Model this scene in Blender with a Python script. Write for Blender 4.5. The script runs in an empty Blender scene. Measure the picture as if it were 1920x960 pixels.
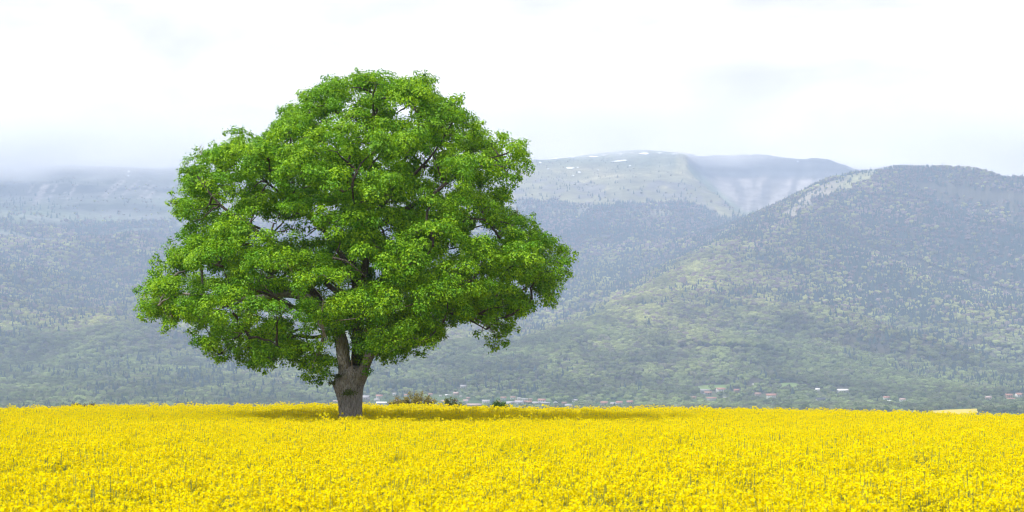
import bpy, bmesh, math, random
import numpy as np
from mathutils import Vector

R = math.radians
rng = np.random.default_rng(7)
random.seed(7)
scene = bpy.context.scene
COL = scene.collection

# ------------------------------------------------------------------ camera
F = 2880.0            # focal length in photograph pixels (1920 wide)
HOR = 715.0           # row of the level horizon in the photograph
CZ = 3.0
cam = bpy.data.cameras.new("camera")
cam.sensor_width = 36.0
cam.lens = 36.0 * F / 1920.0
cam.shift_y = (HOR - 480.0) / 1920.0
cam.clip_start = 0.5
cam.clip_end = 60000
cam.dof.use_dof = True
cam.dof.focus_distance = 82.0
cam.dof.aperture_fstop = 2.1
cam_o = bpy.data.objects.new("camera", cam)
cam_o.location = (0, 0, CZ)
cam_o.rotation_euler = (R(90), 0, 0)
COL.objects.link(cam_o)
scene.camera = cam_o

# ------------------------------------------------------------------ sky
SUN_DIR = Vector((-0.54, -0.40, 0.75)).normalized()
SUN_EL = math.asin(SUN_DIR.z)
SUN_AZ = math.atan2(SUN_DIR.x, SUN_DIR.y)
world = bpy.data.worlds.new("World")
scene.world = world
world.use_nodes = True
wn, wl = world.node_tree.nodes, world.node_tree.links
wn.clear()
w_out = wn.new("ShaderNodeOutputWorld")
w_bg = wn.new("ShaderNodeBackground")
w_bg.inputs["Strength"].default_value = 0.1
w_sky = wn.new("ShaderNodeTexSky")
w_sky.sky_type = 'NISHITA'
w_sky.sun_disc = False
w_sky.sun_elevation = SUN_EL
w_sky.sun_rotation = SUN_AZ
w_tc = wn.new("ShaderNodeTexCoord")
w_map = wn.new("ShaderNodeMapping")
w_map.inputs["Scale"].default_value = (1.0, 1.0, 2.6)
w_map.inputs["Location"].default_value = (3.1, 0.4, 1.7)
wl.new(w_tc.outputs["Generated"], w_map.inputs["Vector"])
w_n1 = wn.new("ShaderNodeTexNoise")          # broad cloud masses
w_n1.inputs["Scale"].default_value = 5.2
w_n1.inputs["Detail"].default_value = 9
w_n1.inputs["Roughness"].default_value = 0.52
w_n1.inputs["Distortion"].default_value = 0.35
wl.new(w_map.outputs["Vector"], w_n1.inputs["Vector"])
w_r = wn.new("ShaderNodeValToRGB")
cr = w_r.color_ramp
cr.elements[0].position = 0.36
cr.elements[0].color = (0.68, 0.635, 0.60, 1)
cr.elements[1].position = 0.63
cr.elements[1].color = (1.22, 1.10, 1.03, 1)
e = cr.elements.new(0.49)
e.color = (0.95, 0.868, 0.82, 1)
wl.new(w_n1.outputs["Fac"], w_r.inputs["Fac"])
w_sc = wn.new("ShaderNodeVectorMath")
w_sc.operation = 'SCALE'
w_sc.inputs["Scale"].default_value = 10.0
wl.new(w_r.outputs["Color"], w_sc.inputs[0])
w_mix = wn.new("ShaderNodeMix")
w_mix.data_type = 'RGBA'
w_mix.inputs[0].default_value = 0.94         # thick cloud over the clear sky
wl.new(w_sky.outputs["Color"], w_mix.inputs[6])
wl.new(w_sc.outputs["Vector"], w_mix.inputs[7])
wl.new(w_mix.outputs[2], w_bg.inputs["Color"])
wl.new(w_bg.outputs["Background"], w_out.inputs["Surface"])

sun = bpy.data.lights.new("sun", 'SUN')
sun.energy = 3.6
sun.angle = R(9)
sun.color = (1.0, 0.97, 0.92)
sun_o = bpy.data.objects.new("sun", sun)
sun_o.rotation_euler = (-SUN_DIR).to_track_quat('-Z', 'Y').to_euler()
sun_o.location = (-40, -40, 80)
COL.objects.link(sun_o)

scene.view_settings.view_transform = 'Standard'
scene.view_settings.look = 'None'
scene.view_settings.exposure = 0.67
scene.view_settings.gamma = 1.0
scene.view_settings.use_curve_mapping = False
scene.cycles.max_bounces = 8
scene.cycles.diffuse_bounces = 3
scene.cycles.glossy_bounces = 1
scene.cycles.transmission_bounces = 4
scene.cycles.transparent_max_bounces = 8
scene.cycles.volume_bounces = 4
scene.cycles.use_denoising = True
scene.cycles.denoiser = 'OPENIMAGEDENOISE'
scene.cycles.use_adaptive_sampling = False
scene.cycles.volume_max_steps = 256
scene.cycles.filter_width = 1.15


# ------------------------------------------------------------------ helpers
def tag(o, label=None, cat=None, group=None, kind=None):
    if label: o["label"] = label
    if cat: o["category"] = cat
    if group: o["group"] = group
    if kind: o["kind"] = kind
    return o


def link(o, parent=None):
    COL.objects.link(o)
    if parent is not None:
        o.parent = parent
    return o


def empty(name, loc=(0, 0, 0), rz=0.0):
    o = bpy.data.objects.new(name, None)
    o.empty_display_size = 0.5
    o.location = loc
    o.rotation_euler = (0, 0, rz)
    COL.objects.link(o)
    return o


def mesh_np(name, V, faces, smooth=False):
    """faces: (n,3) or (n,4) int array, or list of such arrays."""
    me = bpy.data.meshes.new(name)
    V = np.asarray(V, dtype=np.float32)
    if not isinstance(faces, (list, tuple)):
        faces = [faces]
    faces = [np.asarray(f, dtype=np.int32) for f in faces if len(f)]
    nl = sum(f.size for f in faces)
    npoly = sum(len(f) for f in faces)
    me.vertices.add(len(V))
    me.vertices.foreach_set("co", V.ravel())
    me.loops.add(nl)
    me.loops.foreach_set("vertex_index", np.concatenate([f.ravel() for f in faces]))
    me.polygons.add(npoly)
    sizes = np.concatenate([np.full(len(f), f.shape[1], np.int32) for f in faces])
    starts = np.concatenate([[0], np.cumsum(sizes)[:-1]]).astype(np.int32)
    me.polygons.foreach_set("loop_start", starts)
    me.polygons.foreach_set("loop_total", sizes)
    me.update(calc_edges=True)
    if smooth:
        me.polygons.foreach_set("use_smooth", np.ones(npoly, dtype=bool))
    me.validate()
    return me


def set_color(me, name, C, domain='POINT'):
    a = me.attributes.new(name, 'FLOAT_COLOR', domain)
    C4 = np.ones((len(C), 4), np.float32)
    C4[:, :3] = C
    a.data.foreach_set("color", C4.ravel())


def mesh_obj(name, me, mat=None, parent=None):
    o = bpy.data.objects.new(name, me)
    if mat is not None and len(me.materials) == 0:
        me.materials.append(mat)
    return link(o, parent)


def _hash(ix, iy, iz, seed):
    h = (ix.astype(np.int64) * 374761393 + iy.astype(np.int64) * 668265263 + iz.astype(np.int64) * 2147483647 + seed * 1274126177) & 0xFFFFFFFF
    h = ((h ^ (h >> 13)) * 1274126177) & 0xFFFFFFFF
    h = ((h ^ (h >> 16)) * 2246822519) & 0xFFFFFFFF
    h = h ^ (h >> 15)
    return (h & 0xFFFFFF) / float(0xFFFFFF) * 2.0 - 1.0


def vnoise(x, y, z=None, seed=0):
    x = np.asarray(x, float); y = np.asarray(y, float)
    if z is None:
        z = np.zeros_like(x)
    ix, iy, iz = np.floor(x), np.floor(y), np.floor(z)
    fx, fy, fz = x - ix, y - iy, z - iz
    sx, sy, sz = fx * fx * (3 - 2 * fx), fy * fy * (3 - 2 * fy), fz * fz * (3 - 2 * fz)
    ix, iy, iz = ix.astype(int), iy.astype(int), iz.astype(int)
    r = 0
    for dz in (0, 1):
        wz = sz if dz else 1 - sz
        for dy in (0, 1):
            wy = sy if dy else 1 - sy
            for dx in (0, 1):
                wx = sx if dx else 1 - sx
                r = r + wx * wy * wz * _hash(ix + dx, iy + dy, iz + dz, seed)
    return r


def fbm(x, y, seed=0, octs=4, gain=0.5):
    r, a, f = 0, 1.0, 1.0
    for i in range(octs):
        r = r + a * vnoise(x * f, y * f, seed=seed + i * 17)
        a *= gain
        f *= 2.03
    return r


def sstep(a, b, x):
    t = np.clip((x - a) / (b - a), 0, 1)
    return t * t * (3 - 2 * t)


# ------------------------------------------------------------------ materials
def new_mat(name):
    m = bpy.data.materials.new(name)
    m.use_nodes = True
    nt = m.node_tree
    b = nt.nodes["Principled BSDF"]
    b.inputs["Roughness"].default_value = 0.85
    b.inputs["Specular IOR Level"].default_value = 0.2
    return m, nt.nodes, nt.links, b


def noise_mat(name, c1, c2, scale=3.0, rough=0.85, bump=0.0, detail=5, coords="Object"):
    m, n, l, b = new_mat(name)
    tc = n.new("ShaderNodeTexCoord")
    t = n.new("ShaderNodeTexNoise")
    t.inputs["Scale"].default_value = scale
    t.inputs["Detail"].default_value = detail
    l.new(tc.outputs[coords], t.inputs["Vector"])
    r = n.new("ShaderNodeValToRGB")
    r.color_ramp.elements[0].position = 0.32
    r.color_ramp.elements[0].color = (*c1, 1)
    r.color_ramp.elements[1].position = 0.68
    r.color_ramp.elements[1].color = (*c2, 1)
    l.new(t.outputs["Fac"], r.inputs["Fac"])
    l.new(r.outputs["Color"], b.inputs["Base Color"])
    b.inputs["Roughness"].default_value = rough
    if bump:
        bp = n.new("ShaderNodeBump")
        bp.inputs["Strength"].default_value = bump
        l.new(t.outputs["Fac"], bp.inputs["Height"])
        l.new(bp.outputs["Normal"], b.inputs["Normal"])
    return m


def leaf_mat(name, attr="Col", atype='GEOMETRY', trans=0.35, rough=0.5, tcol=(1.25, 1.15, 0.5), spec=0.3, fixed=None):
    """thin leaf: diffuse + a little gloss in front, translucent light through it"""
    m, n, l, b = new_mat(name)
    if fixed is None:
        a = n.new("ShaderNodeAttribute")
        a.attribute_type = atype
        a.attribute_name = attr
        col = a.outputs["Color"]
    else:
        rgb = n.new("ShaderNodeRGB")
        rgb.outputs[0].default_value = (*fixed, 1)
        col = rgb.outputs[0]
    l.new(col, b.inputs["Base Color"])
    b.inputs["Roughness"].default_value = rough
    b.inputs["Specular IOR Level"].default_value = spec
    mul = n.new("ShaderNodeVectorMath")
    mul.operation = 'MULTIPLY'
    mul.inputs[1].default_value = tcol
    l.new(col, mul.inputs[0])
    tr = n.new("ShaderNodeBsdfTranslucent")
    l.new(mul.outputs["Vector"], tr.inputs["Color"])
    mx = n.new("ShaderNodeMixShader")
    mx.inputs[0].default_value = trans
    l.new(b.outputs[0], mx.inputs[1])
    l.new(tr.outputs[0], mx.inputs[2])
    l.new(mx.outputs[0], n["Material Output"].inputs["Surface"])
    return m


# ------------------------------------------------------------------ the lie of the land
def zpx(y, Y):
    return CZ + (HOR - y) / F * Y


YS = np.array([2850, 3300, 4000, 5000, 6000, 6700, 7100, 7400, 7700, 8000, 8300, 8500, 8700, 8850, 9000, 9300, 10000, 11500], float)
LOW = [763, 727, 676, 592, 502, 446]
LOWF = [763, 730, 690, 632, 540, 466]
PROF = {   # photograph row of the slope at each distance, per column
    -900: LOW + [418, 402, 386, 368, 346, 328, 314, 306, 302, 300, 312, 345],
    120:  LOW + [418, 402, 386, 368, 344, 326, 313, 306, 302, 300, 312, 345],
    330:  LOW + [418, 401, 384, 364, 340, 322, 309, 302, 298, 296, 310, 345],
    700:  LOW + [414, 395, 376, 354, 332, 318, 306, 300, 297, 296, 310, 345],
    1000: LOWF + [412, 390, 368, 346, 326, 314, 303, 298, 297, 298, 312, 345],
    1120: LOWF + [408, 384, 360, 337, 318, 305, 294, 290, 289, 290, 305, 345],
    1200: LOWF + [406, 381, 356, 333, 312, 298, 288, 285, 285, 286, 300, 345],
    1285: LOWF + [405, 381, 355, 327, 303, 291, 288, 288, 288, 289, 300, 345],
    1315: LOWF + [407, 384, 358, 336, 340, 338, 325, 312, 294, 291, 300, 345],
    1350: LOWF + [410, 388, 366, 374, 372, 360, 342, 330, 295, 291, 300, 345],
    1385: LOWF + [414, 396, 402, 404, 385, 368, 348, 334, 294, 290, 300, 345],
    1420: LOWF + [422, 418, 412, 405, 386, 370, 350, 334, 294, 289, 300, 345],
    1500: LOW + [425, 420, 413, 405, 388, 372, 352, 336, 300, 297, 306, 345],
    1550: LOW + [425, 420, 413, 403, 384, 366, 346, 332, 302, 298, 306, 345],
    1600: LOW + [425, 420, 413, 405, 388, 374, 358, 345, 322, 316, 322, 350],
    1660: LOW + [430, 422, 415, 408, 394, 384, 372, 362, 345, 338, 340, 360],
    1900: LOW + [430, 424, 418, 410, 398, 390, 380, 372, 358, 350, 350, 365],
    3000: LOW + [430, 424, 418, 410, 398, 390, 380, 372, 358, 350, 350, 365],
}
PU = np.array(sorted(PROF), float)
PZ = np.array([[zpx(y, Y) for y, Y in zip(PROF[u], YS)] for u in sorted(PROF)])


def massif(X, Y):
    u = np.clip(X / Y * F + 960.0, PU[0], PU[-1] - 1e-3)
    yy = np.clip(Y, YS[0], YS[-1] - 1e-3)
    i = np.clip(np.searchsorted(PU, u, side='right') - 1, 0, len(PU) - 2)
    j = np.clip(np.searchsorted(YS, yy, side='right') - 1, 0, len(YS) - 2)
    fu = (u - PU[i]) / (PU[i + 1] - PU[i])
    fy = (yy - YS[j]) / (YS[j + 1] - YS[j])
    z = (PZ[i, j] * (1 - fu) * (1 - fy) + PZ[i + 1, j] * fu * (1 - fy) + PZ[i, j + 1] * (1 - fu) * fy + PZ[i + 1, j + 1] * fu * fy)
    slope_zone = sstep(3100, 4200, Y) * (1 - 0.72 * sstep(6600, 7600, Y))
    n = 75 * fbm(X / 760 + 3.1, Y / 1050 + 8.2, 5, 4) + 90 * (np.abs(vnoise(X / 420 + 0.25 * Y / 420, Y / 900, seed=9)) - 0.35)
    cirq = sstep(1300, 1340, u) * (1 - sstep(1580, 1640, u)) * sstep(7000, 7300, Y)
    gully = 9 * (np.abs(vnoise(u / 13.0, Y / 1500, seed=21)) - 0.4) * sstep(7900, 8400, Y)
    z = z + n * slope_zone * (1 - 0.85 * cirq) + gully * cirq
    left = (1 - sstep(500, 800, u)) * sstep(7800, 8200, Y)
    z = z + 14 * np.sin(z / 26.0 + 2 * vnoise(X / 500, Y / 500, seed=4)) * left       # rock ledges
    return z


SPUR_PX = [(700, 772, 2800), (860, 752, 3050), (960, 704, 3400), (1050, 643, 3800), (1120, 611, 4050), (1190, 588, 4300), (1250, 550, 4600), (1330, 499, 5000), (1430, 431, 5600),
           (1530, 363, 6150), (1590, 329, 6400), (1650, 317, 6600), (1720, 325, 6700), (1800, 335, 6800), (1950, 350, 6950), (2200, 372, 7000), (2700, 400, 7000), (3400, 430, 6800)]
SPUR = np.array([((u - 960) / F * Y, Y, zpx(y, Y)) for u, y, Y in SPUR_PX])


def spur(X, Y):
    X = np.asarray(X, float); Y = np.asarray(Y, float)
    best = np.full(X.shape, 1e18)
    zr = np.zeros(X.shape)
    side = np.zeros(X.shape)
    along = np.zeros(X.shape)
    acc = 0.0
    for a, b in zip(SPUR[:-1], SPUR[1:]):
        dx, dy = b[0] - a[0], b[1] - a[1]
        L2 = dx * dx + dy * dy
        t = np.clip(((X - a[0]) * dx + (Y - a[1]) * dy) / L2, 0, 1)
        qx, qy = a[0] + t * dx, a[1] + t * dy
        d2 = (X - qx) ** 2 + (Y - qy) ** 2
        m = d2 < best
        best = np.where(m, d2, best)
        zr = np.where(m, a[2] + t * (b[2] - a[2]), zr)
        side = np.where(m, np.sign((X - qx) * dy - (Y - qy) * dx), side)   # +1: towards the camera / right
        along = np.where(m, acc + t * math.sqrt(L2), along)
        acc += math.sqrt(L2)
    d = np.sqrt(best)
    return d, zr, side, along


def spur_z(X, Y):
    d, zr, side, al = spur(X, Y)
    r = 130.0
    dd = np.sqrt(d * d + r * r) - r
    n = (42 * fbm(X / 620 + 11, Y / 800 + 2, 31, 4) + 150 * (np.abs(vnoise(al / 480 + d / 1100, d / 2200, seed=33)) - 0.35) + 40 * (np.abs(vnoise(al / 170 + d / 700, d / 900, seed=35)) - 0.35)) * sstep(60, 700, d)
    z = zr - np.where(side > 0, 0.262, 0.50) * dd + n
    return z


def field_z(X, Y):
    ux = np.array([-40, -30, -24, -12, -6, 0, 8, 16, 24, 32, 45, 90.0])
    uz = np.array([-0.15, -0.05, 0.02, 0.10, 0.02, -0.10, -0.13, -0.18, -0.34, -0.56, -0.9, -2.0]) - 0.30
    tilt = np.interp(X, ux, uz) * sstep(35, 98, Y)
    q = np.maximum(Y - 99, 0)
    fall = np.where(q < 140, 0.0002 * q * q, 0.0002 * 140 * 140 + 0.056 * (q - 140))
    return tilt - fall + 0.05 * vnoise(X / 9, Y / 9, seed=3)


def H(X, Y):
    X = np.asarray(X, float); Y = np.asarray(Y, float)
    zf = np.maximum(field_z(X, Y), -48 + 0.8 * vnoise(X / 300, Y / 300, seed=6))
    a = massif(X, np.maximum(Y, 100))
    b = spur_z(X, Y)
    m = 0.5 * (a + b + np.sqrt((a - b) ** 2 + 30.0 ** 2))
    m = a + (m - a) * sstep(2750, 3300, Y)
    return np.where(Y < 2600, zf, np.where(Y < 2900, zf * (1 - sstep(2600, 2900, Y)) + m * sstep(2600, 2900, Y), m))


_RY = np.arange(1600, 9700, 30.0)


def ground_px(px, py, y0=0.0):
    """where the sight line through a photograph pixel meets the far ground"""
    R_ = _RY[_RY > y0]
    for it in range(2):
        ray = zpx(py, R_)
        h = H((px - 960.0) / F * R_, R_)
        k = np.nonzero(ray <= h)[0]
        if len(k) == 0:
            return None
        Y = R_[k[0]]
        z = float(h[k[0]])
        R_ = np.arange(Y - 30, Y + 4, 3.0)
    return Vector(((px - 960.0) / F * Y, Y, z))


cols_in = np.arange(-170, 2095, 5.5)
cols_l = np.array([-5200, -3800, -2800, -2000, -1500, -1150, -900, -700, -540, -420, -330, -270, -220.0])
cols_r = 1920 - cols_l[::-1]
COLS = np.concatenate([cols_l, cols_in, cols_r])


def polar_mesh(name, rows):
    U, Yg = np.meshgrid(COLS, rows)
    Xg = (U - 960) / F * Yg
    Z = H(Xg, Yg)
    V = np.stack([Xg, Yg, Z], -1).reshape(-1, 3)
    nc, nr = len(COLS), len(rows)
    i = np.arange(nr - 1)[:, None] * nc + np.arange(nc - 1)[None, :]
    i = i.ravel()
    Fq = np.stack([i, i + 1, i + nc + 1, i + nc], -1)
    return mesh_np(name, V, Fq, smooth=True), U.ravel(), V


# ------------------------------------------------------------------ far ground sheet, valley and mountains
def ground_mat(name, attr="Col", scale=0.01, amount=0.35):
    m, n, l, b = new_mat(name)
    a = n.new("ShaderNodeAttribute")
    a.attribute_name = attr
    tc = n.new("ShaderNodeTexCoord")
    t = n.new("ShaderNodeTexNoise")
    t.inputs["Scale"].default_value = scale
    t.inputs["Detail"].default_value = 9
    t.inputs["Roughness"].default_value = 0.65
    l.new(tc.outputs["Object"], t.inputs["Vector"])
    mr = n.new("ShaderNodeMapRange")
    mr.inputs[1].default_value = 0.25
    mr.inputs[2].default_value = 0.75
    mr.inputs[3].default_value = 1 - amount
    mr.inputs[4].default_value = 1 + amount
    l.new(t.outputs["Fac"], mr.inputs[0])
    mu = n.new("ShaderNodeVectorMath")
    mu.operation = 'SCALE'
    l.new(a.outputs["Color"], mu.inputs[0])
    l.new(mr.outputs[0], mu.inputs["Scale"])
    l.new(mu.outputs["Vector"], b.inputs["Base Color"])
    b.inputs["Roughness"].default_value = 0.95
    b.inputs["Specular IOR Level"].default_value = 0.05
    return m


M_land = ground_mat("mountain_ground", scale=0.016, amount=0.5)

ang = np.linspace(0, 2 * math.pi, 64, endpoint=False)
gv = [(0, 0, -58)] + [(30000 * math.cos(a), 30000 * math.sin(a), -58) for a in ang]
gf = np.array([(0, k + 1, (k + 1) % 64 + 1) for k in range(64)])
g_me = mesh_np("ground", gv, gf)
tag(mesh_obj("ground", g_me, noise_mat("ground_meadow", (0.05, 0.075, 0.025), (0.09, 0.11, 0.04), 0.002)), kind="structure")

rows_v = np.concatenate([np.arange(205, 700, 30.0), np.arange(700, 2701, 50.0)])
me, U, V = polar_mesh("valley_floor", rows_v)
vn_ = fbm(V[:, 0] / 160, V[:, 1] / 160, 51, 3)
C = np.array([0.055, 0.095, 0.03]) + np.clip(vn_, -1, 1)[:, None] * np.array([0.02, 0.02, 0.008])
set_color(me, "Col", C)
tag(mesh_obj("valley_floor", me, M_land), kind="structure")

rows_m = np.concatenate([np.arange(2700, 6500, 32.0), np.arange(6500, 9400, 20.0), np.arange(9400, 11501, 100.0)])
me, U, V = polar_mesh("mountain_range", rows_m)
PYX = HOR - (V[:, 2] - CZ) / V[:, 1] * F          # photograph row each ground point falls on


def land_zone(u, X, Y, Z, py):
    """share of forest, pasture, bare limestone and scree on the ground"""
    n1 = fbm(X / 210, Y / 260, 61, 4)
    n2 = fbm(X / 90, Y / 120, 67, 3)
    d, zr, side, al = spur(X, Y)
    on_spur = (spur_z(X, Y) > massif(X, Y)) & (Y > 2900)
    lim = np.interp(u, [-300, 250, 500, 1000, 1150, 1300, 1420, 1700], [436, 430, 420, 398, 396, 392, 425, 425])
    forest = sstep(-20, 18, py - lim + 13 * n1 + 9 * n2)
    patch = (np.abs(py - 387) < 7 + 4 * n2) & (u > 1150) & (u < 1305)
    forest = np.where(patch, 0.9, forest)
    strip = (u < 420) & (py > 428) & (py < 475) & (np.sin(py / 7.0 + 2.2 * vnoise(u / 90, py / 60, seed=71) + u / 160) > 0.78)
    forest = np.where(strip, 0.0, forest)
    lip = np.interp(u, [1280, 1315, 1350, 1385, 1420, 1460], [8350, 8050, 7750, 7450, 7150, 6900])
    cirq = (u > 1288) & (u < 1660) & (Y > lip) & ~on_spur
    forest = np.where(cirq, 0.0, forest)
    # the bare crest of the spur
    bw = np.interp(u, [1424, 1480, 1560, 1600, 1660, 1730, 1800, 1950], [12, 20, 40, 70, 90, 65, 35, 30]) + 42 * n2 + 26 * n1
    bare = (u > 1424) & (d < bw)
    forest = np.where(on_spur, np.where(bare, 0.0, 1.0), forest)
    return forest, cirq, on_spur & bare, n1, n2, on_spur, d


fo, cirq, bare, n1, n2, on_spur, dsp = land_zone(U, V[:, 0], V[:, 1], V[:, 2], PYX)
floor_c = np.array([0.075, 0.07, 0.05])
past = np.array([0.205, 0.198, 0.105])[None] * (1 + 0.16 * n1[:, None]) + np.clip(n2, 0, 1)[:, None] * np.array([0.09, 0.07, 0.04])
dark_past = np.array([0.10, 0.125, 0.075])[None] + 0.02 * n2[:, None]
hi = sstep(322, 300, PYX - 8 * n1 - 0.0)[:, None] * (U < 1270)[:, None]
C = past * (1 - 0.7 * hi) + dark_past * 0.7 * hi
rocky = (vnoise(V[:, 0] / 42, V[:, 1] / 60, seed=81) + 0.5 * n2 > 0.22) & (PYX > 335 + 14 * n1)
C = np.where(rocky[:, None], np.array([0.17, 0.16, 0.125]), C)
# left face: dim ledges and scree fans
lf = (U < 420)
ledge = sstep(0.1, 0.6, np.sin(V[:, 2] / 26.0 + 1.2 * n1))[:, None]
left_c = np.array([0.145, 0.15, 0.125]) * (1 - 0.45 * ledge) + 0.03 * n2[:, None]
fan1 = (U > 55) & (U < 155) & (PYX > 345) & (PYX < 385) & (vnoise((U + 0.55 * (PYX - 350)) / 4.0, PYX / 60, seed=83) > 0.32)
fan2 = (U > 190) & (U < 292) & (PYX > 338) & (PYX < 372) & (vnoise((U + 1.1 * (PYX - 350)) / 4.5, PYX / 50, seed=84) > 0.32)
left_c = np.where((fan1 | fan2)[:, None], np.array([0.27, 0.25, 0.225]), left_c)
mead = ((PYX > 372) & (PYX < 440))[:, None] * (0.5 + 0.5 * np.clip(n1, -1, 1)[:, None])
left_c = left_c * (1 - 0.7 * mead) + np.array([0.13, 0.165, 0.075]) * 0.7 * mead
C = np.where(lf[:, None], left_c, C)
# cirque: cliff band, scree fan, green floor
scree_streak = sstep(-0.25, 0.5, vnoise((U - 1430) / (5.0 + (420 - PYX) * 0.05) + 2.5 * vnoise(U / 40, PYX / 60, seed=87), PYX / 45, seed=85))[:, None]
cq = np.array([0.245, 0.225, 0.205]) * (0.60 + 0.55 * scree_streak)
cliff = sstep(340, 328, PYX - 5 * n1)[:, None]
strata = (0.85 + 0.2 * np.sin(V[:, 2] / 9.0 + n1))[:, None]
cq = cq * (1 - cliff) + np.array([0.11, 0.11, 0.11]) * strata * cliff
grn = (sstep(396, 408, PYX + 6 * n2) * sstep(1385, 1425, U + 10 * n2))[:, None]
grn_l = (sstep(0.0, 1.0, (PYX - (300 + (U - 1290) * 0.86)) / 14) * (U < 1425))[:, None] * 0.7
cq = cq * (1 - grn) + np.array([0.10, 0.19, 0.085]) * grn
cq = cq * (1 - grn_l) + np.array([0.14, 0.18, 0.09]) * grn_l
C = np.where(cirq[:, None], cq, C)
rock_c = np.array([0.21, 0.19, 0.15]) * (1 + 0.25 * n2[:, None])
top_c = np.array([0.20, 0.205, 0.115]) * (1 + 0.25 * n2[:, None])
rk = sstep(1610, 1560, U + 20 * n2)[:, None]
C = np.where(bare[:, None], rock_c * rk + top_c * (1 - rk), C)
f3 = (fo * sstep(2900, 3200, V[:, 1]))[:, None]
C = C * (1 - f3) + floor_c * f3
lowm = (1 - sstep(2950, 3250, V[:, 1]))[:, None]
C = C * (1 - lowm) + (np.array([0.06, 0.10, 0.032]) + 0.015 * n1[:, None]) * lowm
set_color(me, "Col", np.clip(C, 0.01, 0.9))
mountain = tag(mesh_obj("mountain_range", me, M_land), kind="structure")

# far fields lying on the valley floor and the lowest slopes
M_rape_far = noise_mat("far_rape", (0.46, 0.37, 0.03), (0.55, 0.45, 0.05), 0.05)
M_meadow = noise_mat("far_meadow", (0.10, 0.17, 0.05), (0.16, 0.21, 0.07), 0.03)


def far_field(name, poly, mat, lift=0.8):
    pts = []
    for (x, y) in poly:
        p = ground_px(x, y)
        if p: pts.append(p)
    bm = bmesh.new()
    bm.faces.new([bm.verts.new(p) for p in pts])
    bmesh.ops.triangulate(bm, faces=bm.faces[:])
    for _ in range(4):
        bmesh.ops.subdivide_edges(bm, edges=bm.edges[:], cuts=1, use_grid_fill=True)
    xs = np.array([v.co.x for v in bm.verts]); ys = np.array([v.co.y for v in bm.verts])
    for v, z in zip(bm.verts, H(xs, ys)):
        v.co.z = z + lift
    me = bpy.data.meshes.new(name)
    bm.to_mesh(me); bm.free()
    return tag(mesh_obj(name, me, mat), kind="structure")


FIELDS = [
    ("far_rape_field", [(1746, 771), (1772, 769), (1832, 767), (1838, 774), (1800, 778), (1750, 775)], M_rape_far),
    ("green_field", [(1672, 768), (1742, 765), (1742, 772), (1680, 775)], M_meadow),
    ("green_meadow", [(1296, 727), (1318, 723), (1362, 722), (1366, 729), (1330, 732), (1300, 732)], M_meadow),
    ("green_meadow", [(1448, 723), (1466, 719), (1492, 719), (1510, 727), (1528, 734), (1490, 730), (1455, 728)], M_meadow),
    ("green_meadow", [(1512, 750), (1532, 748), (1546, 750), (1543, 757), (1514, 757)], M_meadow),
    ("green_meadow", [(1100, 766), (1140, 763), (1190, 763), (1195, 768), (1110, 770)], M_meadow),
    ("green_meadow", [(1012, 750), (1030, 747), (1042, 748), (1040, 752), (1014, 753)], M_meadow),
]
for nm, poly, mt in FIELDS:
    far_field(nm, poly, mt)

# ------------------------------------------------------------------ snow patches near the summit
M_snow = noise_mat("old_snow", (0.80, 0.82, 0.85), (0.88, 0.89, 0.90), 0.05)
SNOW = [(1041, 299, 9, 2), (1073, 296, 12, 2), (1112, 295, 18, 3), (1132, 292, 6, 2), (1163, 290, 9, 2), (1208, 289, 19, 5), (1184, 288, 6, 2.2), (1237, 288, 9, 2.5),
        (1265, 290, 12, 2.5), (1309, 293, 18, 2.5), (1405, 292, 9, 2), (1069, 316, 16, 4), (1161, 303, 30, 3.4), (1086, 324, 6, 2.4), (1181, 312, 4, 2.4),
        (1013, 306, 4, 3), (1028, 318, 4, 2), (1083, 315, 4, 2), (1121, 320, 3, 2), (1074, 330, 5, 1.8), (242, 323, 6, 4), (241, 331, 4, 2.4), (299, 327, 4, 2.4), (1496, 304, 3, 3)]
for k, (sx, sy, sw, sh) in enumerate([(a_, b_, c_ * 0.9, d_ * 0.8) for a_, b_, c_, d_ in SNOW]):
    ring, V3 = 16, []
    ok = True
    for r_ in (0.0, 0.55, 1.0):
        for a in (range(ring) if r_ else (0,)):
            th = 2 * math.pi * a / ring
            wob = 1 + 0.35 * float(vnoise(np.array([math.cos(th) * 1.7 + k * 3.3]), np.array([math.sin(th) * 1.7]), seed=91)[0])
            dx = sw / 2 * r_ * wob * math.cos(th)
            dy = sh / 2 * r_ * wob * math.sin(th) - (0.10 * dx if sw > 25 else 0)
            yy = sy + dy
            p = None
            for _ in range(12):
                p = ground_px(sx + dx, yy, 7000)
                if p: break
                yy += 0.8
            if p is None: ok = False; break
            V3.append(p + Vector((0, -2.5, 3.5)))
        if not ok: break
    if not ok: continue
    fs = [(0, 1 + a, 1 + (a + 1) % ring) for a in range(ring)]
    fq = [(1 + a, 1 + ring + a, 1 + ring + (a + 1) % ring, 1 + (a + 1) % ring) for a in range(ring)]
    me = mesh_np("snow_patch", V3, [np.array(fs), np.array(fq)], smooth=True)
    mesh_obj("snow_patch", me, M_snow, mountain)


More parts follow.
